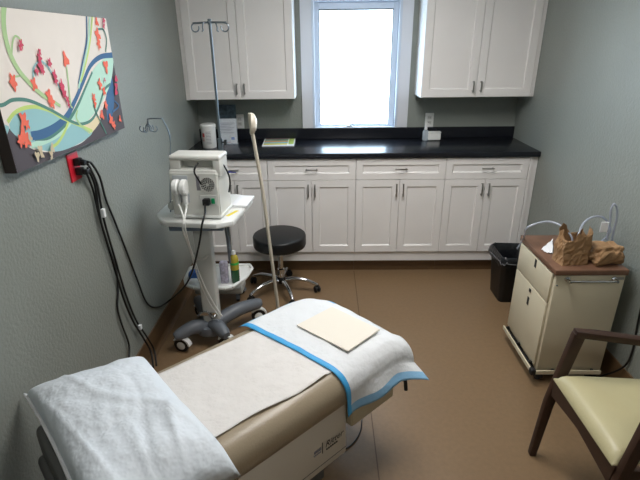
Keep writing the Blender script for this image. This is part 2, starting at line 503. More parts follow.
def blob(u, v, s, mk, k=5, jag=.4, seed=0, asp=1.):
    r = random.Random(seed*31+int(u*7+v)); y, z = yz(u, v); n = k*4; poly = []; ph = r.random()*6
    for i in range(n):
        a = 2*PI*i/n; rr = s*(1+jag*math.cos(k*a+ph)+.15*(r.random()-.5)); poly.append((y+rr*math.cos(a)/asp, z+rr*math.sin(a)*asp))
    aface(poly, mk)
aface([(cy0, cz0), (cy1, cz0), (cy1, cz1), (cy0, cz1)], 'a_cream')
def filled(pts, mk, sub=8):
    P = smooth_path([Vector((*yz(*p), 0)) for p in pts], sub); aface([(q.x, q.y) for q in P], mk)
# charcoal lower border and right side
filled([(-40, 120), (10, 129), (18, 139), (30, 148), (44, 152), (58, 151), (72, 147), (84, 141), (95, 128), (104, 105), (108, 85), (111, 60), (125, 55), (140, 150), (60, 185), (0, 190), (-40, 190)], 'a_charcoal')
filled([(110, 70), (114, 90), (113, 112), (108, 122), (106, 100), (108, 82)], 'a_navy')
# blue field
filled([(9, 124), (14, 116), (22, 110), (32, 107), (44, 110), (58, 116), (70, 121), (82, 126), (92, 132), (86, 139), (74, 146), (60, 151), (46, 151), (30, 146), (17, 137), (10, 130)], 'a_aqua')
filled([(-30, 128), (-10, 122), (2, 124), (9, 128), (2, 140), (-20, 150)], 'a_aqua')
# mint leaf
filled([(73, 118), (80, 100), (86, 84), (93, 70), (102, 60), (112, 55), (113, 66), (110, 84), (103, 100), (95, 112), (86, 122), (78, 124)], 'a_mint')
filled([(82, 126), (90, 122), (98, 116), (100, 121), (94, 130), (89, 134)], 'a_orange')
stroke([(31, 146), (45, 141), (58, 134), (68, 125), (74, 116), (79, 108)], [.02, .022, .018, .012], 'a_mint')
stroke([(34, 138), (48, 137), (60, 129), (70, 118), (78, 104), (85, 88), (92, 72)], [.02, .016, .01], 'a_teal')
stroke([(31, 136), (42, 134), (54, 128), (66, 117), (75, 100), (82, 84), (90, 66), (100, 57), (112, 55)], [.030, .034, .028, .02, .018, .02, .024], 'a_navy')
stroke([(7, 122), (14, 113), (24, 108), (36, 107), (50, 111), (62, 118), (76, 124), (92, 131)], .013, 'a_lime')
stroke([(-30, 108), (-12, 106), (2, 105), (12, 100), (26, 100), (40, 105), (56, 113), (68, 120), (80, 124), (91, 120), (98, 108), (104, 90), (110, 84)], .012, 'a_teal')
stroke([(68, 122), (64, 132), (58, 142), (52, 147)], .012, 'a_lime')
stroke([(77, 110), (76, 118), (82, 127), (90, 133)], .010, 'a_sage')
stroke([(6, -8), (3, 12), (4, 32), (9, 52), (18, 70), (30, 84), (42, 95), (52, 101), (60, 106)], [.022, .022, .018, .012], 'a_sage')
stroke([(11, 55), (12, 42), (15, 36), (20, 40), (22, 48)], .007, 'a_sage')
stroke([(19, 76), (12, 77)], .006, 'a_sage')
stroke([(66, 66), (68, 84), (70, 104), (72, 108)], .008, 'a_sage')
stroke([(33, 80), (33, 68), (40, 61), (48, 68), (56, 82), (62, 94)], .008, 'a_aqua')
stroke([(86, 14), (86, 40), (82, 62), (78, 84)], .009, 'a_navy')
stroke([(89, 15), (88, 40), (84, 62), (78, 88)], .012, 'a_mint')
stroke([(92, 16), (89, 44), (84, 68), (80, 82)], .010, 'a_lime')
stroke([(97, 29), (103, 30), (106, 40), (105, 52)], .008, 'a_teal')
stroke([(93, 105), (98, 118), (106, 134)], .008, 'a_teal')
stroke([(113, 100), (118, 106), (112, 112)], .008, 'a_navy')
for i, (u, v, s) in enumerate([(65, 60, .017), (97, 35, .018), (98, 44, .014), (96, 22, .012), (33, 84, .013), (12, 81, .014), (13, 86, .01), (48, 96, .015), (51, 102, .014), (105, 66, .018), (99, 84, .014), (93, 98, .012), (94, 104, .010), (103, 91, .012), (105, 105, .012), (101, 115, .013), (110, 120, .016), (113, 125, .012), (119, 119, .010), (22, 120, .016), (25, 124, .012), (22, 136, .018), (25, 140, .016), (19, 141, .012), (2, 137, .014)]):
    blob(u, v, s*1.3, 'a_coral', 3+i % 3, .4, i, 1.15)
for i, (u, v, s) in enumerate([(38, 52, .008), (38, 58, .012), (39, 66, .014), (41, 70, .010), (35, 71, .010), (48, 63, .011), (53, 75, .012), (54, 80, .012), (60, 85, .013), (61, 89, .014), (63, 94, .012), (66, 100, .010), (67, 105, .007), (19, 44, .010), (18, 48, .007), (102, 20, .012), (102, 26, .009), (103, 80, .007)]):
    blob(u, v, s*1.15, 'a_rose', 4+i % 2, .4, i+50, 1.2)
for u, v in ((114.5, 79), (114.5, 86), (114.5, 92)): blob(u, v, .015, 'a_rose', 3, .25, int(v), 1.)
for i, (u, v, s) in enumerate([(28, 138, .010), (38, 150, .015), (35, 156, .014), (40, 155, .010), (50, 148, .013), (49, 154, .012), (49, 160, .007)]):
    blob(u, v, s, 'a_beige', 3, .4, i+90, 1.2)
obj('painting', ART, None, t, mats=[M[k] for k in ART_M])

# ------------------------------------------------------------------ red outlet with plugs
t = thing('power_outlet', 'red emergency power outlet on the left wall below the painting', 'outlet', (0, 1.9, 1.26))
oy, oz = 1.896, 1.258
obj('cover_plate', box(NB(), .0005, .007, oy-.045, oy+.04, oz-.058, oz+.058, .003), M['red'], t)
bm = NB()
for dz in (-.02, .02): box(bm, .007, .0085, oy-.017, oy+.017, oz+dz-.014, oz+dz+.014, .0005)
obj('socket', bm, M['red'], t)

# ------------------------------------------------------------------ exam table (local e,n frame)
TH = math.radians(43.6)
BO = Vector((0, 0, 0)); E_ = Vector((math.cos(TH), math.sin(TH), 0)); N_ = Vector((math.sin(TH), -math.cos(TH), 0))
def B(e, n, z): return E_*e+N_*n+Vector((0, 0, z))
BM4 = Matrix(((E_.x, N_.x, 0, 0), (E_.y, N_.y, 0, 0), (0, 0, 1, 0), (0, 0, 0, 1)))
NF, NN = -.828, -.250       # far and near side of the cushion
EH, EF = .845, 2.085        # head and foot
bc = B(1.35, -.53, 0)
t = thing('exam_table', 'taupe-cushioned medical exam table set at an angle beside left wall', 'exam table', bc, TH)
def bbox(e0, e1, n0, n1, z0, z1, bev=.006, seg=3, bm=None): return box(bm or NB(), e0, e1, n0, n1, z0, z1, bev, seg, BM4)
obj('base_panel', bbox(.93, 1.843, -.795, -.292, .112, .418, .012), M['tablepanel'], t, 40)
obj('plinth', bbox(.97, 1.75, -.76, -.335, 0, .111, .004), M['darkpanel'], t, 40)
obj('kick_strip', bbox(.96, 1.835, -.2925, -.2915, .148, .152, 0), M['darkpanel'], t)
lb = bbox(1.845, 2.115, -.745, -.268, .262, .418, .008)
le = obj('leg_extension', lb, M['tableext'], t, 40)
obj('stirrup_handle', tube(NB(), [B(2.07, -.280, .405), B(2.096, -.225, .412), B(2.103, -.205, .400), B(2.103, -.196, .350)], .0085, 3), M['rubber'], le, 40)
# cushions : cross section swept with rounded top edges
def cushion(e0, e1, z0, z1, n0=NF, n1=NN, r=.05, crown=.006, end=.03):
    bm = NB(); ns = []
    prof = []
    m_ = 8
    prof.append((n0+.02, z0))
    prof.append((n0+.004, z0+.012))
    for i in range(m_+1):
        a = PI-(PI/2)*i/m_; prof.append((n0+r+r*math.cos(a), z1-r+r*math.sin(a)))
    for i in range(1, 8):
        q = i/8; prof.append((n0+r+(n1-n0-2*r)*q, z1+crown*math.sin(PI*q)))
    for i in range(m_+1):
        a = PI/2-(PI/2)*i/m_; prof.append((n1-r+r*math.cos(a), z1-r+r*math.sin(a)))
    prof.append((n1-.004, z0+.012)); prof.append((n1-.02, z0))
    nc = (n0+n1)/2; zc = (z0+z1)/2
    secs = []
    for k in range(6):
        a = PI/2*k/5; secs.append((e0+end*(1-math.sin(a)), end*(1-math.cos(a))*1.0 if False else end*(1-math.sin(PI/2*k/5))))
    es = []
    for k in range(7):
        a = PI/2*k/6; es.append((e0+end*(1-math.cos(a)) if False else e0+end*(1-math.cos(a)), end*(1-math.sin(a))))
    es2 = [(e1-(e-e0), s) for e, s in es][::-1]
    rings = []
    for e, s in es+es2:
        ring = []
        for n, z in prof:
            nn = n+(s if n < nc else -s)*min(1, abs(n-nc)/.05)
            zz = z-s*(z-z0)/(z1-z0) if z > zc else z
            ring.append(bm.verts.new(B(e, nn, zz)))
        rings.append(ring)
    for A, C in zip(rings, rings[1:]):
        for i in range(len(prof)): bm.faces.new((A[i], A[(i+1) % len(prof)], C[(i+1) % len(prof)], C[i]))
    bm.faces.new(rings[0]); bm.faces.new(rings[-1][::-1])
    return bm
obj('cushion', cushion(1.10, 2.10, .420, .556, r=.075, end=.02), M['tan'], t, 60)
obj('head_cushion', cushion(EH+.02, 1.098, .425, .558, r=.06, end=.02), M['darkpanel'], t, 60)  # dark grey instead of taupe: shade beside the pillow put into the colour
obj('head_rest_base', bbox(EH, .95, -.82, -.27, .36, .424, .02), M['darkpanel'], t, 40)
obj('arm_latch', bbox(1.02, 1.085, -.292, -.262, .37, .412, .012), M['cream'], t, 40)
# lettering on the base panel
def panel_text(s, size, e, z, shear, mk):
    X = E_; Y = Vector((0, 0, 1)); Z = N_
    Mx = Matrix(((X.x, Y.x, Z.x, 0), (X.y, Y.y, Z.y, 0), (X.z, Y.z, Z.z, 0), (0, 0, 0, 1))); Mx.translation = B(e, -.2885, z)
    return text_bm(s, size, Mx, shear)
bl = panel_text('Ritter', .043, 1.713, .232, .30, 0)
for k_ in range(6): box(bl, 1.722+.011*k_, 1.729+.011*k_, -.2925, -.2885, .214, .219, 0, 2, BM4)
obj('logo', bl, M['logo'], t)
obj('logo_bar', box(NB(), 1.700, 1.7015, -.2925, -.2885, .212, .268, 0, 2, BM4), M['logo'], t)
l3 = NB()
for k_ in range(3): box(l3, 1.657+.013*k_, 1.667+.013*k_, -.2925, -.2885, .238, .249, 0, 2, BM4)
for k_ in range(5): box(l3, 1.655+.008*k_, 1.660+.008*k_, -.2925, -.2885, .225, .230, 0, 2, BM4)
obj('model_text', l3, M['labelgrey'], t)

# exam paper
def grid(fn, nu, nv):
    bm = NB(); G = [[bm.verts.new(fn(i/nu, j/nv)) for j in range(nv+1)] for i in range(nu+1)]
    for i in range(nu):
        for j in range(nv): bm.faces.new((G[i][j], G[i+1][j], G[i+1][j+1], G[i][j+1]))
    return bm
def solid(o, th, off=-1):
    md = o.modifiers.new('thickness', 'SOLIDIFY'); md.thickness = th; md.offset = off
    return o
def topz(n, z1=.556, r=.075):
    """height of the cushion top across the table"""
    if n > NN-r: d = min(1, (n-(NN-r))/r); return z1-r+r*math.sqrt(max(0, 1-d*d))
    if n < NF+r: d = min(1, ((NF+r)-n)/r); return z1-r+r*math.sqrt(max(0, 1-d*d))
    q = (n-NF-r)/(NN-NF-2*r); return z1+.006*math.sin(PI*q)
def wob(a, b, s=1.):
    return (math.sin(a*13.1+b*7.3)+math.sin(a*5.7-b*17.9+1.3)+.6*math.sin(a*31.7+b*23.1)+.5*math.sin(b*41-a*19))*.25*s
def fpaper(u, v):
    e = 1.08+(1.80-1.08)*u
    n0 = -.768+.025*u; n1 = -.345+.040*u+.006*math.sin(u*11)*max(0, v-.9)*10
    n = n0+(n1-n0)*v
    z = topz(n)+.0035+.0022*wob(e*2, n*2)+.0015
    edge = max(0, v-.9)/.1
    z += .006*edge*abs(math.sin(u*8.5))*(u < .93) - .0035*max(0, u-.94)/.06
    return B(e, n, z)
p = obj('exam_paper', grid(fpaper, 60, 40), M['paper'], None, 0)
solid(p, .0008, 1); tag(p, 'sheet of wrinkled white exam paper along the taupe table top', 'paper')

# blue bordered pad
PE0, PE1 = 1.762, 2.165
def fpad(u, v):
    # v runs far -> near over the arc; the near part hangs down
    pe0 = 1.705+.085*min(1, v*1.1)
    e = pe0+(PE1-pe0)*u
    e_s = e
    L0, L1 = -.845, -.245   # flat range
    hang_len = .082-.010*u
    # corner at foot-far is cut diagonally by the fold
    s = v*(L1-L0+hang_len+.06)          # arc length
    n = L0+s
    r = .078
    zt = .5655
    if n < NN-r:
        N, Z = n, topz(max(n, NF+r))+.009
        if n < NF+.05: Z -= ((NF+.05-n)**2)*6
    else:
        d = n-(NN-r); arc = r*PI/2
        if d < arc: a = d/r; N = NN-r+(r+.006)*math.sin(a); Z = .556-r+(r+.009)*math.cos(a)
        else:
            N = NN+.006+(d-arc)*(.10+.75*u*u); Z = .556-r-(d-arc)*(1-.45*u*u)
            N += .010*math.sin(e*26+1)*min(1, (d-arc)/.06)
    # beyond the foot of the cushion the sheet slopes down
    over = max(0, e-2.075)
    Z -= over*over*2.6+over*.12
    if over > 0 and n > NN-r: N += over*.28; e_s = e+over*.12
    # far corner droops
    fc = max(0, (e-1.98)/.18)*max(0, (-.70-n)/.145)
    Z -= .07*fc*fc; 
    Z += .0022*wob(e*3, n*3)+.0015*abs(math.sin((e+n)*21))
    return B(e_s, N, Z)
bm = grid(fpad, 48, 72)
bm.faces.ensure_lookup_table()
k = 0
for i in range(48):
    for j in range(72):
        f = bm.faces[k]; k += 1
        if i < 3: f.material_index = 1
        elif j >= 68 or j < 2: f.material_index = 2
        elif i >= 46 and j < 16: f.material_index = 1
o = obj('absorbent_pad', bm, None, None, 0, mats=[M['pad'], M['padblue'], M['padhem']])
solid(o, .0025, 1); tag(o, 'white absorbent pad with blue border draped over the foot of table', 'pad')

# card on the pad
c4 = [at(296.5, 326, z=.578), at(332, 307.5, z=.578), at(380, 330.5, z=.578), at(348, 352, z=.578)]
bm = NB(); vs = [bm.verts.new(p) for p in c4]+[bm.verts.new(p+Vector((0, 0, .006))) for p in c4]
bm.faces.new(vs[:4][::-1]); bm.faces.new(vs[4:])
for i in range(4): bm.faces.new((vs[i], vs[(i+1) % 4], vs[4+(i+1) % 4], vs[4+i]))
bmesh.ops.bevel(bm, geom=bm.edges[:], offset=.0012, segments=2, affect='EDGES')
tag(obj('foam_sheet', bm, M['card']), 'flat cream rectangular sheet lying on the blue-bordered pad', 'sheet')

# pillow
PC = [(.880, -.893), (1.258, -.800), (1.252, -.150), (.868, -.190)]     # e,n of corners: far-left, far-right, near-right, near-left
def fpil(u, v, side):
    # bilinear outline with slightly bowed edges
    a = [Vector(q) for q in PC]
    p = (a[0]*(1-u)+a[1]*u)*(1-v)+(a[3]*(1-u)+a[2]*u)*v
    bow = .014
    cu, cv = 4*u*(1-u), 4*v*(1-v)
    p.x += (bow*cv*(1-2*u)) ; p.y += bow*cu*(1-2*v)
    h = (max(0, 1-(2*u-1)**4)**.5)*(max(0, 1-(2*v-1)**4)**.5)
    h = h**.8
    zb = .572+.012*(1-v)
    mid = .615+.01*(1-v)
    # corners droop over the cushion edge
    droop = max(0, v-.8)/.2; mid -= .045*droop*droop*(.5+u*.5)
    zb -= .0*droop
    wr = .007*wob(u*1.3+.2*math.sin(v*4), v*1.1)+.006*(1-abs(math.sin(u*3.1+v*5.3+.8*math.sin(v*3+u))))**3*(.3+v)+.009*(1-abs(math.sin(u*7.3-v*3.1+1.2*math.sin(u*5))))**6+.010*(1-abs(math.sin(2.4*v+1.1*u+.5*math.sin(u*9)+.3)))**8
    # soft fold across the near part
    fold = -.008*math.exp(-((u-.60-.12*math.sin(v*5))/.03)**2)*(.4+.6*v)-.006*math.exp(-((v-.62+.1*u)/.025)**2)
    if side > 0: z = mid+h*(.085+wr+fold)
    else: z = mid-h*(mid-zb-.002)
    return B(p.x, p.y, z)
bm = NB(); nu = nv = 44
T_ = [[bm.verts.new(fpil(i/nu, j/nv, 1)) for j in range(nv+1)] for i in range(nu+1)]
Bt = [[T_[i][j] if i in (0, nu) or j in (0, nv) else bm.verts.new(fpil(i/nu, j/nv, -1)) for j in range(nv+1)] for i in range(nu+1)]
for i in range(nu):
    for j in range(nv):
        bm.faces.new((T_[i][j], T_[i+1][j], T_[i+1][j+1], T_[i][j+1])); bm.faces.new((Bt[i][j+1], Bt[i+1][j+1], Bt[i+1][j], Bt[i][j]))
pl = thing('pillow', 'large crinkled pillow in a pale blue-white disposable case on table head', 'pillow', B(1.05, -.5, .572), TH)
obj('pillowcase', bm, M['case'], pl, 0)
bm = NB()
edge = [fpil(0, j/30, 1) for j in range(31)]
bar(bm, [p+Vector((-.002, -.002, 0)) for p in edge], .014, .006, (E_*.7+Vector((0, 0, -.7))))
obj('hem', bm, M['casehem'], pl, 0)

# ------------------------------------------------------------------ casters
def caster(parent, x, y, r, mtyre, mhub, rz=0., w=.022, ztop=None, hood=None):
    R = Matrix.Translation((x, y, r)) @ Matrix.Rotation(rz, 4, 'Z') @ Matrix.Rotation(PI/2, 4, 'Y')
    tyre = lathe(NB(), [(r*.55, -w/2), (r*.93, -w/2), (r, -w/2+.004), (r, w/2-.004), (r*.93, w/2), (r*.55, w/2)], n=24, M4=R)
    c = obj('caster', tyre, mtyre, parent, 40)
    hb = lathe(NB(), [(0, -w/2-.003), (r*.5, -w/2-.002), (r*.62, -w/2+.001), (r*.62, w/2-.001), (r*.5, w/2+.002), (0, w/2+.003)], n=24, M4=R)
    obj('hub', hb, mhub, c, 40)
    zt = ztop or r*2+.02
    fk = NB(); M2 = Matrix.Translation((x, y, 0)) @ Matrix.Rotation(rz, 4, 'Z')
    n = 8
    pts = [(r*1.08*math.cos(a), r+r*1.08*math.sin(a)) for a in [PI*.02+PI*.75*i/n for i in range(n+1)]]
    pts2 = [(r*1.3*math.cos(a), r+r*1.22*math.sin(a)) for a in [PI*.02+PI*.75*(n-i)/n for i in range(n+1)]]
    prof = pts+pts2
    vs0 = [fk.verts.new(M2 @ Vector((-w/2-.004, -p[0], p[1]))) for p in prof]; vs1 = [fk.verts.new(M2 @ Vector((w/2+.004, -p[0], p[1]))) for p in prof]
    k = len(prof)
    for i in range(n): 
        fk.faces.new((vs0[i], vs0[i+1], vs0[k-2-i], vs0[k-1-i])); fk.faces.new((vs1[i], vs1[i+1], vs1[k-2-i], vs1[k-1-i]))
    for i in range(k): fk.faces.new((vs0[i], vs0[(i+1) % k], vs1[(i+1) % k], vs1[i]))
    tube(fk, [(x, y, r*2.1), (x, y, zt)], .006, 1)
    obj('fork', fk, hood or mhub, c, 40)
    return c

# ------------------------------------------------------------------ monitor cart
cx, cy = .325, 2.47
RC = -math.radians(6)
t = thing('medical_cart', 'white-topped medical roll stand with grey wheeled base by left wall', 'cart', (cx, cy, 0), RC)
tp = [at(156, 213.5, z=.872), at(159, 218.5, z=.872), at(166, 221, z=.872), at(216, 223.5, z=.872), at(233, 220.5, z=.872), at(251, 201, z=.872), at(251, 196, z=.872)]
pts = [(p.x, p.y) for p in tp]+[(.60, 2.70), (.50, 2.745), (.20, 2.745), (.13, 2.70)]
bm = prism(NB(), pts, .838, .872, .010, 4)
top = obj('tabletop', bm, M['cartwhite'], t, 35)
bm = NB(); st = at(232, 213.5, z=.8725); prism(bm, [(st.x-.028, st.y-.035), (st.x-.010, st.y-.045), (st.x+.030, st.y+.045), (st.x+.012, st.y+.05)], .8722, .8730)
obj('sticker', bm, M['yellow'], top)
obj('under_drawer', box(NB(), cx-.13, cx+.17, cy-.13, cy+.19, .785, .837, .01, 3), M['bluegrey'], t, 35)
obj('column', box(NB(), cx-.032, cx+.062, cy-.035, cy+.045, .135, .7845, .010, 3), M['lightgrey'], t, 35)
bm = NB(); bar(bm, [(cx+.135, cy+.05, .785), (cx+.14, cy+.06, .66), (cx+.14, cy+.07, .50)], .014, .012, (0, 1, 0)); obj('strut', bm, M['grey'], t, 40)
bm = NB(); tube(bm, [(cx-.04, cy-.035, .60), (cx-.02, cy-.06, .585), (cx+.02, cy-.06, .585), (cx+.04, cy-.035, .60)], .006, 6); obj('cable_hook', bm, M['lightgrey'], t, 40)
bm = NB(); bar(bm, [(cx-.05, cy-.04, .21), (cx+.06, cy-.04, .21)], .02, .008, (0, 0, 1)); tube(bm, [(cx-.06, cy-.05, .205), (cx+.0, cy-.055, .235), (cx+.03, cy-.055, .185), (cx+.06, cy-.05, .22)], .005, 5)
obj('cable_clip', bm, M['chrome'], t, 40)
# shelf tray, behind the column
sh = NB()
tray = [(.13, 2.68), (.16, 2.60), (.22, 2.565), (.42, 2.555), (.455, 2.565), (.525, 2.70), (.545, 2.83), (.52, 2.885), (.16, 2.885), (.12, 2.84)]
prism(sh, tray, .300, .312, .004, 2)
n = len(tray)
for i in range(n):
    a = Vector((*tray[i], .318)); b_ = Vector((*tray[(i+1) % n], .318)); tube(sh, [a, b_], .0105, 1, 8)
shelf = obj('shelf_tray', sh, M['cartwhite'], t, 40)
box_ = NB(); box(box_, cx-.04, cx+.045, cy+.04, 2.58, .285, .315, .004); obj('tray_bracket', box_, M['lightgrey'], t, 40)
# base with four legs
bs = NB()
def leg(pts, rr):
    tube(bs, pts, rr, 6, 12)
lathe(bs, [(.0, .062), (.085, .07), (.095, .095), (.085, .125), (.0, .135)], (cx+.0, cy, 0), 24)
pl_, pr_, pb_, pf_ = Vector((.165, 2.345, .118)), Vector((.585, 2.675, .135)), Vector((.185, 2.735, .125)), Vector((.430, 2.365, .115))
for q in (pl_, pr_, pb_, pf_):
    c0 = Vector((cx, cy, .100)); mid = c0.lerp(q, .55)+Vector((0, 0, .022)); leg([c0, mid, q-Vector((0, 0, .0)), q+(q-c0).normalized()*.03-Vector((0, 0, .008))], [.046, .044, .036, .024])
base = obj('wheeled_base', bs, M['grey'], t, 60)
for i, (q, rz) in enumerate(((pl_, 1.35), (pr_, 1.9), (pb_, 1.2), (pf_, 1.6))):
    caster(t, q.x+.006, q.y, .046, M['black'], M['cartwhite'], rz, .026, q.z-.01)

# monitor / generator on top
MR = Matrix.Translation((.352, 2.30, 0)) @ Matrix.Rotation(RC*.9, 4, 'Z')
mt = thing('medical_device', 'white boxy medical device with fan vent, seen from its back', 'medical device', (.352, 2.46, .873), RC*.9)
def mb(x0, x1, y0, y1, z0, z1, bev=.004, seg=3, bm=None): return box(bm or NB(), x0, x1, y0, y1, z0, z1, bev, seg, MR)
# body profile: slanted front panel. extruded in x
def side_prism(prof, x0, x1, bev):
    bm = NB(); a = [bm.verts.new((x0, y, z)) for y, z in prof]; c = [bm.verts.new((x1, y, z)) for y, z in prof]; k = len(prof)
    bm.faces.new(a); bm.faces.new(c[::-1])
    for i in range(k): bm.faces.new((a[i], a[(i+1) % k], c[(i+1) % k], c[i]))
    if bev: bmesh.ops.bevel(bm, geom=bm.edges[:], offset=bev, segments=3, affect='EDGES')
    bm.transform(MR); return bm
body = side_prism([(0, .888), (0, 1.125), (.018, 1.142), (.17, 1.142), (.20, 1.10), (.20, .888)], -.105, .150, .007)
obj('housing', body, M['devwhite'], mt, 40)
obj('rim', mb(-.109, .154, -.003, .205, .8795, .896, .004), M['cartwhite'], mt, 40)
bm = NB()
bm.free()
for fx in (-.085, .13):
    for fy in (.025, .18):
        bm = lathe(NB(), [(.010, .8735), (.012, .880)], (fx, fy, 0), 12); bm.transform(MR); obj('foot', bm, M['rubber'], mt, 40)
# handle hood on top: with an opening
hd = NB()
hx0, hx1 = -.098, .165
box(hd, hx0, hx0+.055, .012, .14, 1.120, 1.200, .006, 3, MR); box(hd, hx1-.04, hx1, .012, .14, 1.10, 1.200, .006, 3, MR)
box(hd, hx0+.05, hx1-.035, .06, .14, 1.140, 1.185, .004, 2, MR)
box(hd, hx0-.003, hx1+.003, .008, .145, 1.180, 1.208, .012, 4, MR)
obj('top_handle', hd, M['devwhite'], mt, 40)
obj('left_panel', mb(-.088, -.008, -.002, .002, .965, 1.108, .001, 1), M['devgrey'], mt)
FR = MR @ Matrix.Translation((.096, -.001, 1.062)) @ Matrix.Rotation(PI/2, 4, 'X')
fn = lathe(NB(), [(.0, .0), (.041, .0), (.042, .003), (.038, .0035), (.038, .0015), (0, .0015)], n=28, M4=FR); fo = obj('fan_vent', fn, M['devwhite'], mt, 40)
gb = NB()
for rr, cnt in ((.033, 20), (.026, 16), (.019, 11), (.012, 7)):
    for i in range(cnt):
        a = 2*PI*i/cnt
        box(gb, rr-.0027, rr+.0027, -.0024, .0024, .0016, .0032, 0, 2, FR @ Matrix.Rotation(a, 4, 'Z'))
obj('vent_holes', gb, M['shadowslot'], fo)
obj('rating_label', mb(.036, .056, -.0015, .001, 1.03, 1.105, .0005, 1), M['labelgrey'], mt)
obj('power_inlet', mb(.045, .136, -.003, .002, .950, 1.005, .002, 1), M['lightgrey'], mt)
obj('power_switch', mb(.108, .126, -.009, -.002, .962, .990, .002, 1), M['green'], mt)
obj('side_grip', side_prism([(.05, .95), (.05, 1.06), (.14, 1.06), (.14, .95)], -.121, -.1055, .006), M['devwhite'], mt, 40)
bm = NB(); 
GR = MR @ Matrix.Translation((-.122, .03, .935)) @ Matrix.Rotation(-PI/2, 4, 'Y')
lathe(bm, [(.0, -.008), (.022, -.008), (.026, .006), (.019, .016), (0, .016)], n=20, M4=GR); obj('side_knob', bm, M['lightgrey'], mt, 40)
# two round white connectors with white leads
for i, (dx, lab) in enumerate(((-.064, 'left'), (-.024, 'right'))):
    q = MR @ Matrix.Translation((dx, -.018, 1.050)) @ Matrix.Rotation(PI/2, 4, 'Y')
    bm = NB()
    lathe(bm, [(0, -.016), (.035, -.016), (.041, -.010), (.041, .010), (.035, .016), (0, .016)], n=26, M4=q)
    box(bm, dx-.010, dx+.010, -.032, -.004, .955, 1.03, .005, 2, MR)
    co = obj('connector', bm, M['cartwhite'], mt, 40)
# white leads: top-level things
def wp(u, v, y): return at(u, v, y=y)
for i, (u0, lab) in enumerate(((177.5, 'white lead hanging from the left round connector of the device'), (187.5, 'white lead hanging from the right round connector of the device'))):
    pts = [MR @ Vector(((-.064, -.024)[i], -.022, .958)), wp(u0+(3, -1)[i], 208, 2.185), wp((183.5, 184.5)[i], 219, 2.125), wp((183, 185.5)[i], 230, 2.125), wp((190, 191)[i], 250, 2.24), wp((200, 203)[i], 283, 2.34), wp((210, 214)[i], 304, 2.39), wp((219, 222)[i], 316, 2.395)]
    tag(obj('white_lead', tube(NB(), pts, .0045, 8), M['cartwhite'], None, 0), lab, 'cable', 'white leads of the device')
# dark hose over the top and handle strap
q = [wp(206, 155, 2.36), wp(214, 154.5, 2.36), wp(222, 163, 2.36), wp(228, 173, 2.36), wp(230, 182, 2.38), wp(229, 192, 2.40)]
tag(obj('black_cable', tube(NB(), q, .0045, 8), M['black'], None, 0), 'short black cable draped over the top right of the device', 'cable')
q = [wp(198, 163, 2.30), wp(195, 168, 2.275), wp(194.5, 173, 2.27), wp(198, 179, 2.275), wp(201, 184, 2.28)]
tag(obj('black_cable', tube(NB(), q, .0045, 8), M['black'], None, 0), 'short dark strap curling from handle down the back of the device', 'cable')
bm = NB(); a, b_ = wp(227.5, 172, 2.37), wp(236, 172.5, 2.38); tube(bm, [a, b_], [.0045, .003], 1); tag(obj('pen', bm, M['bluepen'], None, 40), 'blue pen sticking out from the right side of the device', 'pen')
# thin grey pole with bent arm and hooks at device's left
t = thing('hook_pole', 'thin bent metal pole with four cable hooks left of the device', 'pole', (.215, 2.33, .873))
bm = NB()
tube(bm, [wp(170.5, 212, 2.33)*1.0, wp(170, 165, 2.33), wp(170, 138, 2.33), wp(163, 120, 2.33), wp(160.5, 118.5, 2.33), wp(152, 118.5, 2.35)], .0032, 4)
obj('rod', bm, M['steel'], t, 0)
hub_ = wp(148, 119, 2.35)
bm = NB(); tube(bm, [wp(152.5, 118.5, 2.35), wp(147.7, 119, 2.35), wp(148, 126, 2.35)], .0045, 1); lathe(bm, [(.0, -.008), (.008, -.008), (.008, .008), (0, .008)], tuple(wp(148, 125, 2.35)), 12)
obj('hook_hub', bm, M['steel'], t, 40)
for du, dy in ((-1, 0), (1, 0), (-.35, -1), (.35, 1)):
    c0 = wp(148, 125, 2.35); dr = Vector((du, dy*.8, 0)); 
    kk = 1. if dy == 0 else .8
    cc = c0+dr*.028*kk+Vector((0, 0, -.018)); pts = [c0, c0+dr*.008]+[cc+dr*.016*math.cos(math.radians(a))+Vector((0, 0, .016*math.sin(math.radians(a)))) for a in (150, 190, 230, 270, 310, 350, 390, 415)]
    obj('hook', tube(NB(), pts, .0028, 4), M['steel'], t, 0)

# notepad on the cart top, right of the device
nb = MR @ Matrix.Translation((.175, .29, .8735))
bm = NB(); box(bm, -.03, .06, -.09, .09, 0, .014, .002, 2, nb); tag(obj('notepad', bm, M['white2'], None, 40), 'small white notepad on cart top right of the device', 'notepad')

# bottle and packets in the tray
bz = .313
bx, by = .468, 2.645
t = thing('spray_bottle', 'clear bottle of green and yellow liquid with white cap in tray', 'bottle', (bx, by, bz))
lathe_b = lathe(NB(), [(0, 0), (.024, 0), (.027, .004), (.027, .095)], (bx, by, bz), 24); obj('lower_body', lathe_b, M['greenliq'], t, 40)
obj('upper_body', lathe(NB(), [(.0272, .0952), (.0272, .165), (.024, .180), (.013, .192), (.011, .197), (0, .197)], (bx, by, bz), 24), M['yellowliq'], t, 40)
obj('cap', lathe(NB(), [(0, .1972), (.013, .1972), (.013, .216), (.009, .222), (0, .222)], (bx, by, bz), 20), M['cartwhite'], t, 40)
obj('label', lathe(NB(), [(.0278, .130), (.0278, .146)], (bx, by, bz), 24), M['greenlabel'], t, 40)
t2 = NB(); box(t2, .375, .425, 2.62, 2.66, bz, bz+.15, .01, 3)
tag(obj('printed_packet', t2, M['pinkpack'], None, 40), 'small printed packet standing in tray between column and bottle', 'packet')
t2 = NB(); box(t2, .155, .225, 2.66, 2.73, bz, bz+.06, .022, 3)
tag(obj('blue_packet', t2, M['bluebag'], None, 40), 'blue packet lying in the left end of the tray', 'packet')
t2 = NB(); box(t2, .175, .225, 2.603, 2.652, bz, bz+.03, .012, 3)
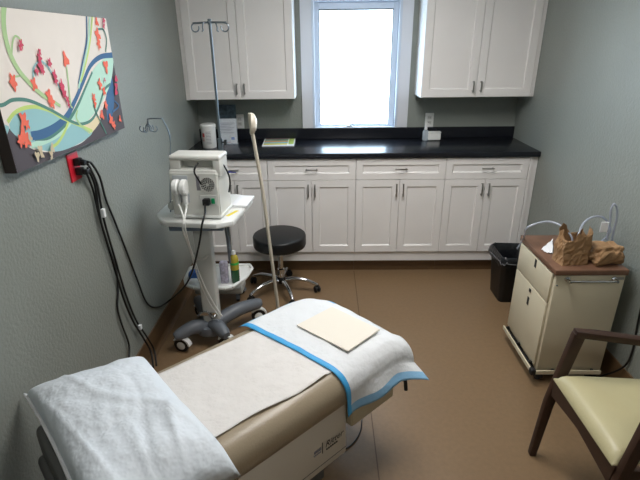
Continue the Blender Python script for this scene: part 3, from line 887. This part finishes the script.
tag(obj('cleaning_cloth', t2, M['white2'], None, 40), 'folded white cloth in the left end of tray', 'cloth')

# ------------------------------------------------------------------ iv stand
ix, iy = .372, 2.99
t = thing('iv_stand', 'tall steel drip stand with hooks on a low white wheeled base', 'IV stand', (ix, iy, 0))
obj('base', box(NB(), .10, .445, 2.925, 3.085, .062, .118, .012, 3), M['lightgrey'], t, 40)
obj('pole', tube(NB(), [(ix, iy, .119), (ix, iy, 1.10)], .011, 1, 12), M['steel'], t, 40)
obj('upper_pole', tube(NB(), [(ix, iy, 1.10), (ix+.005, iy, 1.852)], .008, 1, 12), M['steel'], t, 40)
bm = NB(); lathe(bm, [(0, 1.085), (.016, 1.085), (.016, 1.165), (0, 1.165)], (ix, iy, 0), 16)
obj('clamp', bm, M['steel'], t, 40)
kb = Matrix.Translation((ix+.016, iy-.012, 1.142)) @ Matrix.Rotation(PI/2, 4, 'Y'); bm = lathe(NB(), [(0, 0), (.006, 0), (.006, .012), (.017, .014), (.017, .028), (0, .030)], n=16, M4=kb); obj('knob', bm, M['black'], t, 40)
zt = 1.838
bm = NB(); tube(bm, [(ix-.095, iy, zt-.004), (ix, iy, zt), (ix+.10, iy, zt-.002)], .0055, 4); tube(bm, [(ix+.005, iy-.05, zt), (ix+.005, iy+.05, zt)], .0055, 1); lathe(bm, [(0, -.012), (.011, -.012), (.011, .018), (0, .018)], (ix+.004, iy, zt), 14)
obj('crossbar', bm, M['steel'], t, 40)
for sx, sy in ((-1, 0), (1, 0), (-.45, -1), (.45, 1)):
    dr = Vector((sx, sy*.55, 0)); c0 = Vector((ix+.004, iy, zt-.003))
    s0 = c0+dr*(.085 if sy == 0 else .075)
    cc = s0+dr*.002+Vector((0, 0, -.024)); pts = [cc+dr*.022*math.cos(math.radians(a))+Vector((0, 0, .023*math.sin(math.radians(a)))) for a in (90, 60, 25, -10, -50, -90, -130, -170, -200)]
    if sy: pts = [c0+dr*.02, c0+dr*.06, c0+dr*.075+Vector((0, 0, -.025)), c0+dr*.07+Vector((0, 0, -.04)), c0+dr*.085+Vector((0, 0, -.045))]
    obj('hook', tube(NB(), pts, .004, 6), M['steel'], t, 0)
for x, y, rz in ((.145, 2.955, .3), (.165, 3.06, .8), (.405, 2.95, .2), (.415, 3.06, 1.1)): caster(t, x, y, .026, M['rubber'], M['grey'], rz, .02, .065)

# ------------------------------------------------------------------ exam lamp
t = thing('exam_lamp', 'slender cream gooseneck exam lamp standing between exam table and stool', 'lamp', (.79, 2.33, 0))
Y = 2.35
P = [Vector((.79, 2.33, .028)), at(278, 307, y=Y), at(270.5, 250, y=Y), at(262.5, 190, y=Y), at(255.5, 150, y=Y), at(251, 125, y=Y), at(250, 113, y=Y)]
obj('gooseneck', tube(NB(), P, [.0105, .010, .0095, .0095, .0095, .010, .011], 8, 12), M['cream'], t, 0)
obj('base', lathe(NB(), [(0, 0), (.115, 0), (.12, .008), (.10, .022), (.02, .032), (0, .032)], (.79, 2.33, 0), 36), M['cream'], t, 40)
hc = at(251.5, 124, y=Y)
HR = Matrix.Translation(hc) @ Matrix.Rotation(math.radians(8), 4, 'Z') @ Matrix.Rotation(math.radians(95), 4, 'Y')
hd = obj('lamp_head', lathe(NB(), [(0, -.008), (.046, -.008), (.053, -.003), (.053, .004), (.048, .012), (.040, .018), (.038, .016), (0, .016)], n=30, M4=HR), M['cream'], t, 40)
obj('lens', lathe(NB(), [(.037, .017), (.030, .023), (.015, .027), (0, .028)], n=30, M4=HR), M['lamplens'], hd, 40)

# ------------------------------------------------------------------ stool
sx, sy = .712, 3.085
t = thing('rolling_stool', 'round black padded stool with chrome five-leg wheeled base', 'stool', (sx, sy, 0))
sr = .190; sz = .464
obj('seat', lathe(NB(), [(0, sz-.088), (sr-.014, sz-.088), (sr-.003, sz-.082), (sr, sz-.072), (sr, sz-.014), (sr-.004, sz-.004), (sr-.013, sz), (0, sz+.002)], (sx, sy, 0), 48), M['blackvinyl'], t, 50)
obj('seat_plate', lathe(NB(), [(0, sz-.098), (.09, sz-.098), (.09, sz-.0885), (0, sz-.0885)], (sx, sy, 0), 24), M['black'], t, 40)
obj('gas_lift', lathe(NB(), [(0, .10), (.026, .10), (.026, .19), (.019, .195), (.019, .354), (0, .354)], (sx, sy, 0), 24), M['chrome'], t, 40)
obj('hub', lathe(NB(), [(0, .075), (.030, .075), (.034, .085), (.034, .115), (.027, .125), (0, .125)], (sx, sy, 0), 24), M['black'], t, 40)
for tx, ty in ((.988, 3.07), (.504, 2.921), (.480, 3.212), (.747, 3.335), (.809, 2.853)):
    d = Vector((tx-sx, ty-sy, 0)); L = min(d.length, .265); d.normalize(); c0 = Vector((sx, sy, 0))
    lg = obj('leg', tube(NB(), [c0+d*.02+Vector((0, 0, .098)), c0+d*.09+Vector((0, 0, .108)), c0+d*.18+Vector((0, 0, .098)), c0+d*(L-.01)+Vector((0, 0, .066)), c0+d*L+Vector((0, 0, .058))], [.016, .015, .014, .012, .010], 6, 12), M['chrome'], t, 0)
    q = c0+d*L
    # twin-wheel caster as sub-part of the leg
    bm = NB(); ang = math.atan2(d.y, d.x)+.5
    for s in (-1, 1):
        R = Matrix.Translation((q.x, q.y, .026)) @ Matrix.Rotation(ang, 4, 'Z') @ Matrix.Translation((s*.012, 0, 0)) @ Matrix.Rotation(PI/2, 4, 'Y')
        lathe(bm, [(0, -.009), (.020, -.009), (.025, -.005), (.025, .005), (.020, .009), (0, .009)], n=20, M4=R)
    tube(bm, [(q.x, q.y, .03), (q.x, q.y, .062)], .013, 1, 10)
    obj('caster', bm, M['rubber'], lg, 40)

# ------------------------------------------------------------------ waste bin
t = thing('waste_bin', 'black rectangular waste bin with crumpled liner beside the base cabinets', 'bin', (2.33, 3.06, 0))
def loft(bm, rings, cap0=True, cap1=False):
    R = [[bm.verts.new(p) for p in r] for r in rings]; n = len(R[0])
    for A, C in zip(R, R[1:]):
        for i in range(n): bm.faces.new((A[i], A[(i+1) % n], C[(i+1) % n], C[i]))
    if cap0: bm.faces.new(R[0][::-1])
    if cap1: bm.faces.new(R[-1])
    return bm
def rr3(x0, x1, y0, y1, r, z, n=5): return [Vector((x+.022, y-.035, z)) for x, y in rrect(x0, x1, y0, y1, r, n)]
bh = .335
obj('bin_body', loft(NB(), [rr3(2.255, 2.460, 2.945, 3.165, .03, 0), rr3(2.232, 2.481, 2.925, 3.19, .035, bh), rr3(2.227, 2.486, 2.92, 3.195, .035, bh), rr3(2.227, 2.486, 2.92, 3.195, .035, bh+.008), rr3(2.239, 2.474, 2.932, 3.183, .03, bh+.008), rr3(2.265, 2.454, 2.951, 3.159, .03, .01)], True, True), M['black'], t, 40)
bm = NB()
def rag(r, amp, k, s=0):
    return [p+Vector((0, 0, amp*(math.sin(i*1.7+s)+math.sin(i*.9+2*s))*.5)) for i, p in enumerate(r)]
loft(bm, [rag(rr3(2.223, 2.490, 2.914, 3.199, .04, bh-.055, 9), .016, 1), rag(rr3(2.219, 2.494, 2.910, 3.203, .04, bh-.02, 9), .006, 1, 1), rr3(2.223, 2.490, 2.916, 3.199, .04, bh+.012, 9),
          rag(rr3(2.233, 2.480, 2.926, 3.189, .035, bh+.022, 9), .005, 1, 2), rr3(2.247, 2.466, 2.940, 3.175, .03, bh+.005, 9), rag(rr3(2.255, 2.431, 2.952, 3.163, .03, bh-.08, 9), .008, 1, 3), rr3(2.275, 2.44, 2.97, 3.14, .03, .06, 9)], False, True)
obj('liner', bm, M['liner'], t, 60)
bm = NB(); P = rag(rr3(2.216, 2.497, 2.905, 3.205, .045, bh-.020, 9), .018, 1, 4); tube(bm, P+[P[0]], .004, 2, 6)
obj('liner_edge', bm, M['clearliner'], t, 0)

# ------------------------------------------------------------------ cream drawer cart
X0, X1, Y0, Y1 = 2.180, 2.518, 2.056, 2.490
t = thing('drawer_cart', 'cream metal drawer cart with wood-look top against the right wall', 'cart', ((X0+X1)/2, (Y0+Y1)/2, 0))
obj('body', box(NB(), X0, X1, Y0, Y1, .075, .660, .004, 2), M['creammetal'], t, 40)
obj('top', box(NB(), X0-.014, X1+.002, Y0-.014, Y1+.005, .6605, .690, .004, 2), M['wood'], t, 40)
def front(z0, z1, slots, name):
    o = obj(name, box(NB(), X0-.012, X0-.0005, Y0+.022, Y1-.012, z0, z1, .003, 2), M['creammetal'], t, 40)
    for (y, z) in slots:
        bm = NB(); box(bm, X0-.0135, X0-.0118, y-.011, y+.011, z-.024, z+.024, .0006, 1)
        obj('pull_slot', bm, M['shadowslot'], o)
front(.489, .652, [(2.262, .622)], 'drawer')
front(.100, .485, [(2.270, .388)], 'door')
bm = NB(); box(bm, X0-.017, X0-.0122, 2.253, 2.275, .446, .466, .003, 2); obj('lock', bm, M['shadowslot'], t, 40)
# towel rail on the end
bm = NB(); z = .636; tube(bm, [(X0+.052, Y0-.030, z), (X1-.052, Y0-.030, z)], .005, 1, 10)
for x in (X0+.055, X1-.055):
    R = Matrix.Translation((x, Y0, z)) @ Matrix.Rotation(PI/2, 4, 'X'); lathe(bm, [(0, 0), (.014, 0), (.013, .006), (.007, .010), (.007, .036), (0, .038)], n=14, M4=R)
obj('towel_rail', bm, M['chrome'], t, 40)
bm = NB(); R = Matrix.Translation((X0+.012, Y0, .60)) @ Matrix.Rotation(PI/2, 4, 'X'); lathe(bm, [(0, 0), (.005, 0), (.004, .003), (0, .003)], n=10, M4=R); obj('screw', bm, M['steel'], t, 40)
obj('maker_plate', box(NB(), X1-.045, X1-.006, Y0-.002, Y0-.0002, .630, .645, .0005, 1), M['nickel'], t)
# bumper rail around foot
bm = NB(); zb = .085
bar(bm, [(X0-.034, Y1-.02, zb), (X0-.034, Y0-.012, zb)], .008, .022, (1, 0, 0))
bar(bm, [(X0-.02, Y0-.020, zb), (X1-.01, Y0-.020, zb)], .022, .008, (0, 0, 1))
obj('bumper_rail', bm, M['creammetal'], t)
for y in (Y0+.05, Y0+.22, Y1-.05): obj('bumper_bracket', box(NB(), X0-.030, X0-.0005, y-.007, y+.007, zb+.004, zb+.022, .002), M['rubber'], t, 40)
for x in (X0+.08, X1-.05): obj('bumper_bracket', box(NB(), x-.007, x+.007, Y0-.016, Y0-.0005, zb-.005, zb+.010, .002), M['rubber'], t, 40)
obj('corner_bumper', box(NB(), X0-.042, X0-.014, Y0-.026, Y0+.006, zb-.018, zb+.018, .006), M['rubber'], t, 40)
bm = NB(); box(bm, X0-.01, X1+.004, Y0+.01, Y1-.01, .052, .075, .003); obj('chassis', bm, M['black'], t, 40)
for x, y, rz in ((X0+.025, Y0+.035, .2), (X1-.03, Y0+.035, .5), (X0+.025, Y1-.04, .1), (X1-.03, Y1-.04, .9)): caster(t, x, y, .024, M['rubber'], M['black'], rz, .02, .055)

# paper bags
TZ = .6905
def bag(cx, cy, w, d, h, rz, seed, label, lean=0., crush=.25):
    r = random.Random(seed); rings = []
    K = 40; lv = 10
    for j in range(lv+1):
        q = j/lv; z = TZ+h*q
        pts = []
        for i in range(K):
            a = 2*PI*i/K
            # rounded-square section that pinches irregularly to the top
            c_, s_ = math.cos(a), math.sin(a); k = 1/max(abs(c_), abs(s_))**.85
            x = c_*k*w/2; y = s_*k*d/2
            cr = crush*q
            f = 1-cr*.45*(1+math.sin(a*3+seed))*.5-.07*q*math.sin(a*7+seed*2+q*5)
            x *= f*(1+.05*math.sin(q*9+seed)); y *= (1-cr*.6)*(1+.06*math.sin(a*5+q*6))
            zz = z
            if j == lv: zz += h*.13*math.sin(a*2+seed)+h*.10*(math.sin(a*5+seed*1.3))+r.uniform(-.01, .01)
            elif j == lv-1: zz += h*.06*math.sin(a*2+seed)
            if j: x += r.uniform(-.003, .003); y += r.uniform(-.003, .003)
            p = Vector((x, y, 0)); p.rotate(Matrix.Rotation(rz, 3, 'Z'))
            pts.append(Vector((cx+p.x+lean*q, cy+p.y, max(TZ+.0, zz))))
        rings.append(pts)
    bm = loft(NB(), rings, True, False)
    o = obj('paper_bag', bm, M['kraft'], None); solid(o, .0012, -1)
    return tag(o, label, 'paper bag')
bag(2.276, 2.145, .142, .095, .156, .12, 3, 'taller open brown paper bag standing on the wood-look cart top', 0., .15)
# lower crumpled bag, lying
def crumple(cx, cy, w, d, h, rz, seed, label):
    bm = NB(); bmesh.ops.create_icosphere(bm, subdivisions=4, radius=1)
    for v in bm.verts:
        n = v.co.normalized(); p = Vector([math.copysign(abs(c)**.62, c) for c in n])
        f = 1+.10*math.sin(n.x*5+seed)+.09*math.sin(n.y*7+n.z*4+seed*2)+.05*math.sin(n.x*13-n.z*11)
        v.co = Vector((p.x*w/2*f*(1.08 if n.z < 0 else .92), p.y*d/2*f, TZ+h/2+max(-.5, p.z*f*.5)*h))
        q = Vector((v.co.x, v.co.y, 0)); q.rotate(Matrix.Rotation(rz, 3, 'Z')); v.co.x, v.co.y = cx+q.x, cy+q.y
    o = obj('paper_bag', bm, M['kraft']); return tag(o, label, 'paper bag')
crumple(2.436, 2.135, .150, .11, .100, .1, 4, 'lower crumpled brown paper bag beside taller one, near the wall')
# white tissue
def ftis(u, v):
    a, b_, c, d = at(541, 250, z=TZ), at(552, 243, z=TZ), at(553, 254, z=TZ), at(546, 253.5, z=TZ)
    p = (a*(1-u)+b_*u)*(1-v)+(d*(1-u)+c*u)*v
    return Vector((p.x, p.y, TZ+.002+.020*u*(1-v)+.006*abs(math.sin(u*8+v*5))))
o = obj('tissue', grid(ftis, 10, 10), M['white2'], None, 0); solid(o, .001, 1); tag(o, 'small white paper slip leaning against taller paper bag', 'paper')
# clear tubing loops
def tw(u, v, y): return at(u, v, y=y)
c1 = [Vector((2.165, 2.506, .60)), tw(523.5, 239, 2.45), tw(526, 229, 2.34), tw(535, 224, 2.32), tw(548, 221.5, 2.28), tw(560, 225, 2.24), tw(567, 231, 2.20), tw(571.5, 237, 2.175), tw(573, 244, 2.165)]
tag(obj('clear_tube', tube(NB(), c1, .0052, 8), M['tube'], None, 0), 'clear plastic tube arching leftward from the taller paper bag', 'tube')
c2 = [tw(577, 240, 2.165), tw(579, 233, 2.18), tw(584, 222.5, 2.22), tw(593, 217, 2.24), tw(602, 217, 2.26), tw(608, 223, 2.27), tw(610, 232, 2.28), Vector((2.505, 2.30, TZ+.030)), Vector((2.48, 2.31, TZ+.009)), Vector((2.36, 2.29, TZ+.008))]
tag(obj('clear_tube', tube(NB(), c2, .0054, 8), M['tube'], None, 0), 'clear plastic tube arching between the two paper bags', 'tube')
c3 = [tw(607, 240, 2.26), tw(610, 222, 2.25), tw(611, 210, 2.24), tw(614, 204, 2.24), tw(617, 209, 2.24), tw(616.5, 220, 2.25), tw(613.5, 232, 2.26), tw(612, 241, 2.265)]
tag(obj('clear_tube', tube(NB(), c3, .0056, 8), M['tube'], None, 0), 'tall narrow clear tube loop behind crumpled bag by wall', 'tube')
bm = NB(); a = tw(604.5, 227.5, 2.235); box(bm, a.x-.020, a.x+.018, a.y-.002, a.y+.004, a.z-.026, a.z+.030, .002, 2)
tag(obj('tube_label', bm, M['white2'], None), 'white packet hung on the tubing by the right wall', 'packet')

# black cord at the right wall
q = [Vector((W-.006, 1.86, .42)), at(638, 322, x=W-.008), at(632, 352, x=W-.008), at(622, 368, x=W-.02), Vector((2.53, 2.09, .012)), Vector((2.49, 2.14, .008)), Vector((2.42, 2.18, .008))]
q[0] = at(645, 290, x=W-.008)
tag(obj('electric_cable', tube(NB(), q, .0052, 8), M['black'], None, 0), 'black power cable hanging down right wall behind the armchair', 'cable')

# ------------------------------------------------------------------ arm chair
t = thing('armchair', 'dark wooden armchair with pale olive vinyl seat at lower right', 'chair', (1.99, 1.575, 0))
ya, yb = 1.112, 1.575      # near and far side frames
def side_frame(y):
    fl = NB(); bar(fl, [(1.972, y, 0), (1.994, y, .30), (2.050, y, .650)], .028, [.028, .038, .046], (0, 1, 0), 1, .004); obj('front_leg', fl, M['darkwood'], t, 40)
    rl = NB(); bar(rl, [(2.555, y, 0), (2.50, y, .40), (2.505, y, .62), (2.555, y, .86)], .030, [.034, .044, .040, .032], (0, 1, 0), 1, .004); obj('rear_leg', rl, M['darkwood'], t, 40)
    ar = NB(); bar(ar, [(2.032, y, .652), (2.12, y, .646), (2.30, y, .628), (2.505, y, .604)], [.034, .042, .042, .032], .030, (0, 1, 0), 1, .005); obj('armrest', ar, M['darkwood'], t, 40)
    sr_ = NB(); bar(sr_, [(1.995, y, .413), (2.25, y, .405), (2.49, y, .398)], .024, [.05, .05, .05], (0, 1, 0), 1, .003); obj('side_rail', sr_, M['darkwood'], t, 40)
side_frame(ya); side_frame(yb)
fr_ = NB(); bar(fr_, [(2.000, ya+.016, .393), (1.996, (ya+yb)/2, .407), (2.000, yb-.016, .393)], .024, [.085, .050, .085], (1, 0, 0), 6, 0); obj('front_rail', fr_, M['darkwood'], t, 40)
br_ = NB(); bar(br_, [(2.495, ya+.016, .398), (2.495, yb-.016, .398)], .024, .05, (1, 0, 0), 1, .003); obj('rear_rail', br_, M['darkwood'], t, 40)
def fseat(u, v, top):
    x = 1.982+.508*u; y = ya+.018+(yb-ya-.036)*v
    h = (1-(2*u-1)**8)*(1-(2*v-1)**8)
    return Vector((x, y, .440+(.042+.006*math.sin(PI*u)*math.sin(PI*v))*max(0, h)**.45 if top else .434))
bm = NB(); nu = nv = 26
T_ = [[bm.verts.new(fseat(i/nu, j/nv, True)) for j in range(nv+1)] for i in range(nu+1)]
Bt = [[bm.verts.new(fseat(i/nu, j/nv, False)) for j in range(nv+1)] for i in range(nu+1)]
for i in range(nu):
    for j in range(nv):
        bm.faces.new((T_[i][j], T_[i+1][j], T_[i+1][j+1], T_[i][j+1])); bm.faces.new((Bt[i][j+1], Bt[i+1][j+1], Bt[i+1][j], Bt[i][j]))
for i in range(nu):
    for j in (0, nv): bm.faces.new((T_[i][j], Bt[i][j], Bt[i+1][j], T_[i+1][j]))
for j in range(nv):
    for i in (0, nu): bm.faces.new((T_[i][j], T_[i][j+1], Bt[i][j+1], Bt[i][j]))
obj('seat', bm, M['seat'], t, 60)
bk = NB(); box(bk, -.018, .018, ya+.018, yb-.018, .50, .85, .012, 3, Matrix.Translation((2.385, 0, -.0)) @ Matrix.Rotation(.20, 4, 'Y') @ Matrix.Translation((0, 0, 0)))
obj('backrest', bk, M['seat'], t, 40)
for c_ in list(t.children):
    for v in c_.data.vertices:
        X_ = v.co.x; v.co.y = -.2315+(v.co.y+.2315)*(1-.42*X_) if X_ > 0 else v.co.y

# ------------------------------------------------------------------ black cords from the outlet
def wl(u, v, x=.010): return at(u, v, x=x)
def wall_plug(z_, x_=.0092, dy=0):
    bm = NB(); box(bm, x_, x_+.027, oy+dy-.016, oy+dy+.016, z_-.015, z_+.015, .004, 3); bar(bm, [(x_+.0245, oy+dy, z_), (x_+.046, oy+dy+.012, z_-.006)], [.024, .014], [.022, .014], (0, 0, 1), 1, 0)
    return bm
sA = Vector((.0555, oy+.016, oz+.016)); sB = Vector((.0555, oy+.010, oz+.008)); sC = Vector((.0555, oy+.016, oz-.022)); sD = Vector((.0555, oy+.006, oz-.030))
cA = [sA, wl(92, 164, .05), wl(100, 178, .02), wl(106, 200), wl(115, 222), wl(126, 250), wl(137, 279), wl(147, 303), wl(158, 307), wl(170, 300, .03), at(184, 287, y=2.42), at(192, 272, y=2.30), at(199, 245, y=2.13), at(202, 225, y=2.11), at(205, 213, y=2.15), MR @ Vector((.087, -.048, .962)), MR @ Vector((.086, -.022, .974))]
def cable(path, label, plug, dev=None):
    t = thing('power_cable', label, 'cable', tuple(path[0]), 0, 'black cables of the left wall')
    obj('cord', tube(NB(), path, .0052, 8), M['black'], t, 0); obj('plug', plug, M['black'], t, 40)
    if dev is not None: obj('plug', dev, M['black'], t, 40)
cable(cA, 'black power cable sweeping from the red outlet across to the device', wall_plug(oz+.02), box(NB(), .068, .104, -.034, -.0032, .958, .992, .005, 2, MR))
cB = [sB, wl(90, 168, .045), wl(97, 185, .018), wl(104, 220, .012), wl(116, 262), wl(126, 295), wl(136, 320), wl(147, 337, .018), wl(154, 350, .04), at(156.5, 366, x=.075)]
cC = [sC, wl(88, 169, .045), wl(95, 186, .026), wl(101, 222, .022), wl(113, 262, .020), wl(123, 297, .020), wl(133, 321, .020), wl(144, 339, .028), wl(151, 352, .05), at(153.5, 368, x=.085)]
cD = [sD, wl(86, 171, .04), wl(93, 190, .012), wl(99, 215, .012), wl(108, 245), wl(116, 270), wl(118, 290), wl(117.5, 308), wl(122, 325, .012), wl(129, 345, .014), at(128.5, 365, x=.03)]
cable(cB, 'thick black cable falling from the red outlet, right one of close pair', wall_plug(oz-.02))
cable(cC, 'thick black cable falling from the red outlet, left one of close pair', box(NB(), .0375, .058, oy-.012, oy+.012, oz-.034, oz-.012, .004, 2))
cable(cD, 'black cable falling from the red outlet, nearest the camera', box(NB(), .0375, .056, oy-.014, oy+.010, oz+.006, oz+.026, .004, 2))
for u, v, s, lab in ((102.5, 213, .02, 'small white cable tie tag high on the black cords'), (139.5, 327, .014, 'small white cable tag low on the black cords')):
    a = wl(u, v, .026); tag(obj('cable_tag', box(NB(), a.x-.004, a.x+.012, a.y-.010, a.y+.010, a.z-s, a.z+s, .003), M['white2'], None), lab, 'cable tag')

q = [at(u_, v_, z=.0045) for u_, v_ in ((362, 420), (360.8, 430), (356.5, 439), (350, 446), (341, 451), (330, 452))]
tag(obj('floor_cable', tube(NB(), q, .0032, 8), M['black'], None, 0), 'thin black cable curving on the floor beside the exam table base', 'cable')

# ------------------------------------------------------------------ things on the counter
cz = HCT+.0006
x, y = .150, 3.60
t = thing('wipes_canister', 'white cylindrical wipes canister on the left end of the counter', 'canister', (x, y, cz))
obj('tub', lathe(NB(), [(0, 0), (.050, 0), (.053, .004), (.055, .150), (.055, .152), (0, .152)], (x, y, cz), 32), M['cartwhite'], t, 40)
obj('lid', lathe(NB(), [(0, .1525), (.057, .1525), (.058, .156), (.058, .172), (.054, .178), (0, .179)], (x, y, cz), 32), M['cartwhite'], t, 40)
bm = NB()
def cyl_patch(bm, a0, a1, z0, z1, r0, r1, n=8):
    v = [[bm.verts.new((x+(r0 if k == 0 else r1)*math.cos(a0+(a1-a0)*i/n), y+(r0 if k == 0 else r1)*math.sin(a0+(a1-a0)*i/n), cz+(z0, z1)[k])) for i in range(n+1)] for k in (0, 1)]
    for i in range(n): bm.faces.new((v[0][i], v[0][i+1], v[1][i+1], v[1][i]))
cyl_patch(bm, -2.35, -1.95, .085, .115, .0548, .0552)
for i in range(5): cyl_patch(bm, -2.45, -2.0, .055+.005*i, .057+.005*i, .0544, .0546)
obj('red_print', bm, M['redink'], t)
bm = NB()
for i in range(9): cyl_patch(bm, -1.75, -1.05, .035+.011*i, .0385+.011*i, .0544+.0001*i, .0545+.0001*i)
obj('fine_print', bm, M['labelgrey'], t)
# paper notice in an acrylic stand
t = thing('sign_holder', 'clear acrylic holder with printed white notice on the counter', 'sign', (.30, 3.70, cz))
y = 3.70
a, b_ = at(220.5, 150, y=y), at(238, 150.5, y=y); ztop = at(228, 119, y=y).z
SR = Matrix.Translation((0, y, cz)) @ Matrix.Rotation(-.14, 4, 'X') @ Matrix.Translation((0, -y, -cz))
box_ = box(NB(), a.x, b_.x, y-.001, y+.001, cz+.006, ztop, 0, 2, SR); pn = obj('notice_paper', box_, M['white2'], t)
bm = box(NB(), a.x-.004, b_.x+.004, y-.0045, y-.0025, cz+.003, ztop+.003, 0, 2, SR)
box(bm, a.x-.004, b_.x+.006, y-.035, y+.055, cz, cz+.003)
obj('holder', bm, M['acrylic'], t)
bm = NB()
for i, z_ in enumerate((.165, .153, .141, .129, .117, .105, .09)):
    box(bm, a.x+.012+.006*(i % 2), b_.x-.020-.013*(i % 3), y-.0016, y-.0011, cz+z_-.0022, cz+z_+.0022, 0, 2, SR)
obj('printed_lines', bm, M['labelgrey'], pn)
bm = NB(); box(bm, b_.x-.046, b_.x-.020, y-.0017, y-.0011, cz+.036, cz+.056, 0, 2, SR); obj('blue_mark', bm, M['blueink'], pn)
bm = NB(); box(bm, a.x+.01, b_.x-.05, y-.0017, y-.0011, cz+.014, cz+.018, 0, 2, SR); obj('red_line', bm, M['redink'], pn)
# dark photo behind it
y = D-.045
a, b_ = at(218, 128, y=y), at(235, 104, y=y)
PR = Matrix.Translation((0, y, cz)) @ Matrix.Rotation(-.06, 4, 'X') @ Matrix.Translation((0, -y, -cz))
tag(obj('photo_card', box(NB(), a.x, b_.x, y-.001, y+.001, cz+.001, b_.z-.006, 0, 2, PR), M['bluegreypaper'], None), 'dark blue-grey picture card leaning behind the notice holder', 'picture')
# small white card behind
# booklet
t = thing('booklet', 'flat booklet with coloured stripes lying on the counter', 'booklet', (.66, 3.66, cz))
q4 = [at(262, 146.6, z=cz), at(294, 146.2, z=cz), at(295.5, 138.6, z=cz), at(265, 139.2, z=cz)]
def quad(bm, z0, z1, u0, u1, v0, v1):
    def P_(u, v, z): p = (q4[0]*(1-u)+q4[1]*u)*(1-v)+(q4[3]*(1-u)+q4[2]*u)*v; return bm.verts.new((p.x, p.y, z))
    lo = [P_(u0, v0, z0), P_(u1, v0, z0), P_(u1, v1, z0), P_(u0, v1, z0)]; hi = [P_(u0, v0, z1), P_(u1, v0, z1), P_(u1, v1, z1), P_(u0, v1, z1)]
    bm.faces.new(lo[::-1]); bm.faces.new(hi)
    for i in range(4): bm.faces.new((lo[i], lo[(i+1) % 4], hi[(i+1) % 4], hi[i]))
    return bm
cv = obj('cover', quad(NB(), cz, cz+.006, 0, 1, 0, 1), M['white2'], t)
S_ = [('yel', (214, 200, 90), .10, .30), ('aqu', (110, 190, 205), .30, .42), ('org', (205, 150, 90), .46, .62), ('grn', (90, 150, 110), .66, .82), ('brn', (150, 120, 120), .84, .95)]
for nm, rgb, v0, v1 in S_:
    obj('stripe', quad(NB(), cz+.006, cz+.0066, .03, .78, v0, v1), mat('stripe_'+nm, rgb, .6), cv)
obj('stripe', quad(NB(), cz+.006, cz+.0067, .81, .97, .15, .9), mat('stripe_side', (170, 190, 90), .6, var=.5, vscale=120), cv)
# pump bottle
x, y = 1.850, 3.80
t = thing('pump_bottle', 'small clear pump bottle on the counter right of window', 'bottle', (x, y, cz))
obj('bottle_body', lathe(NB(), [(0, 0), (.021, 0), (.024, .004), (.024, .068), (.019, .080), (.010, .086), (0, .086)], (x, y, cz), 24), M['clear'], t, 40)
obj('pump', lathe(NB(), [(0, .0865), (.012, .0865), (.012, .104), (.005, .106), (.005, .128), (0, .128)], (x, y, cz), 16), M['cartwhite'], t, 40)
bm = NB(); bar(bm, [(x-.012, y, cz+.132), (x+.012, y, cz+.134), (x+.022, y-.01, cz+.128)], .012, .008, (0, 1, 0), 1, .002); obj('spout', bm, M['cartwhite'], t, 40)
bx0, bx1 = at(427, 140, y=3.79).x, at(440.5, 140, y=3.79).x
t = thing('small_box', 'small white rounded plastic box on the counter below outlet', 'box', ((bx0+bx1)/2, 3.80, cz))
obj('box_body', box(NB(), bx0, bx1, 3.785, 3.835, cz, cz+.058, .010, 4), M['cartwhite'], t, 40)
obj('box_lid', box(NB(), bx0-.001, bx1+.001, 3.784, 3.836, cz+.0582, cz+.068, .004, 3), M['cartwhite'], t, 40)

# ------------------------------------------------------------------ world, view
w = bpy.data.worlds.new('world'); sc.world = w; w.use_nodes = True
w.node_tree.nodes['Background'].inputs['Color'].default_value = (.75, .85, 1, 1)
w.node_tree.nodes['Background'].inputs['Strength'].default_value = 1.0
sc.view_settings.view_transform = 'Standard'; sc.view_settings.look = 'None'
sc.view_settings.gamma = 1; sc.view_settings.use_curve_mapping = False
sc.view_settings.exposure = 1.1
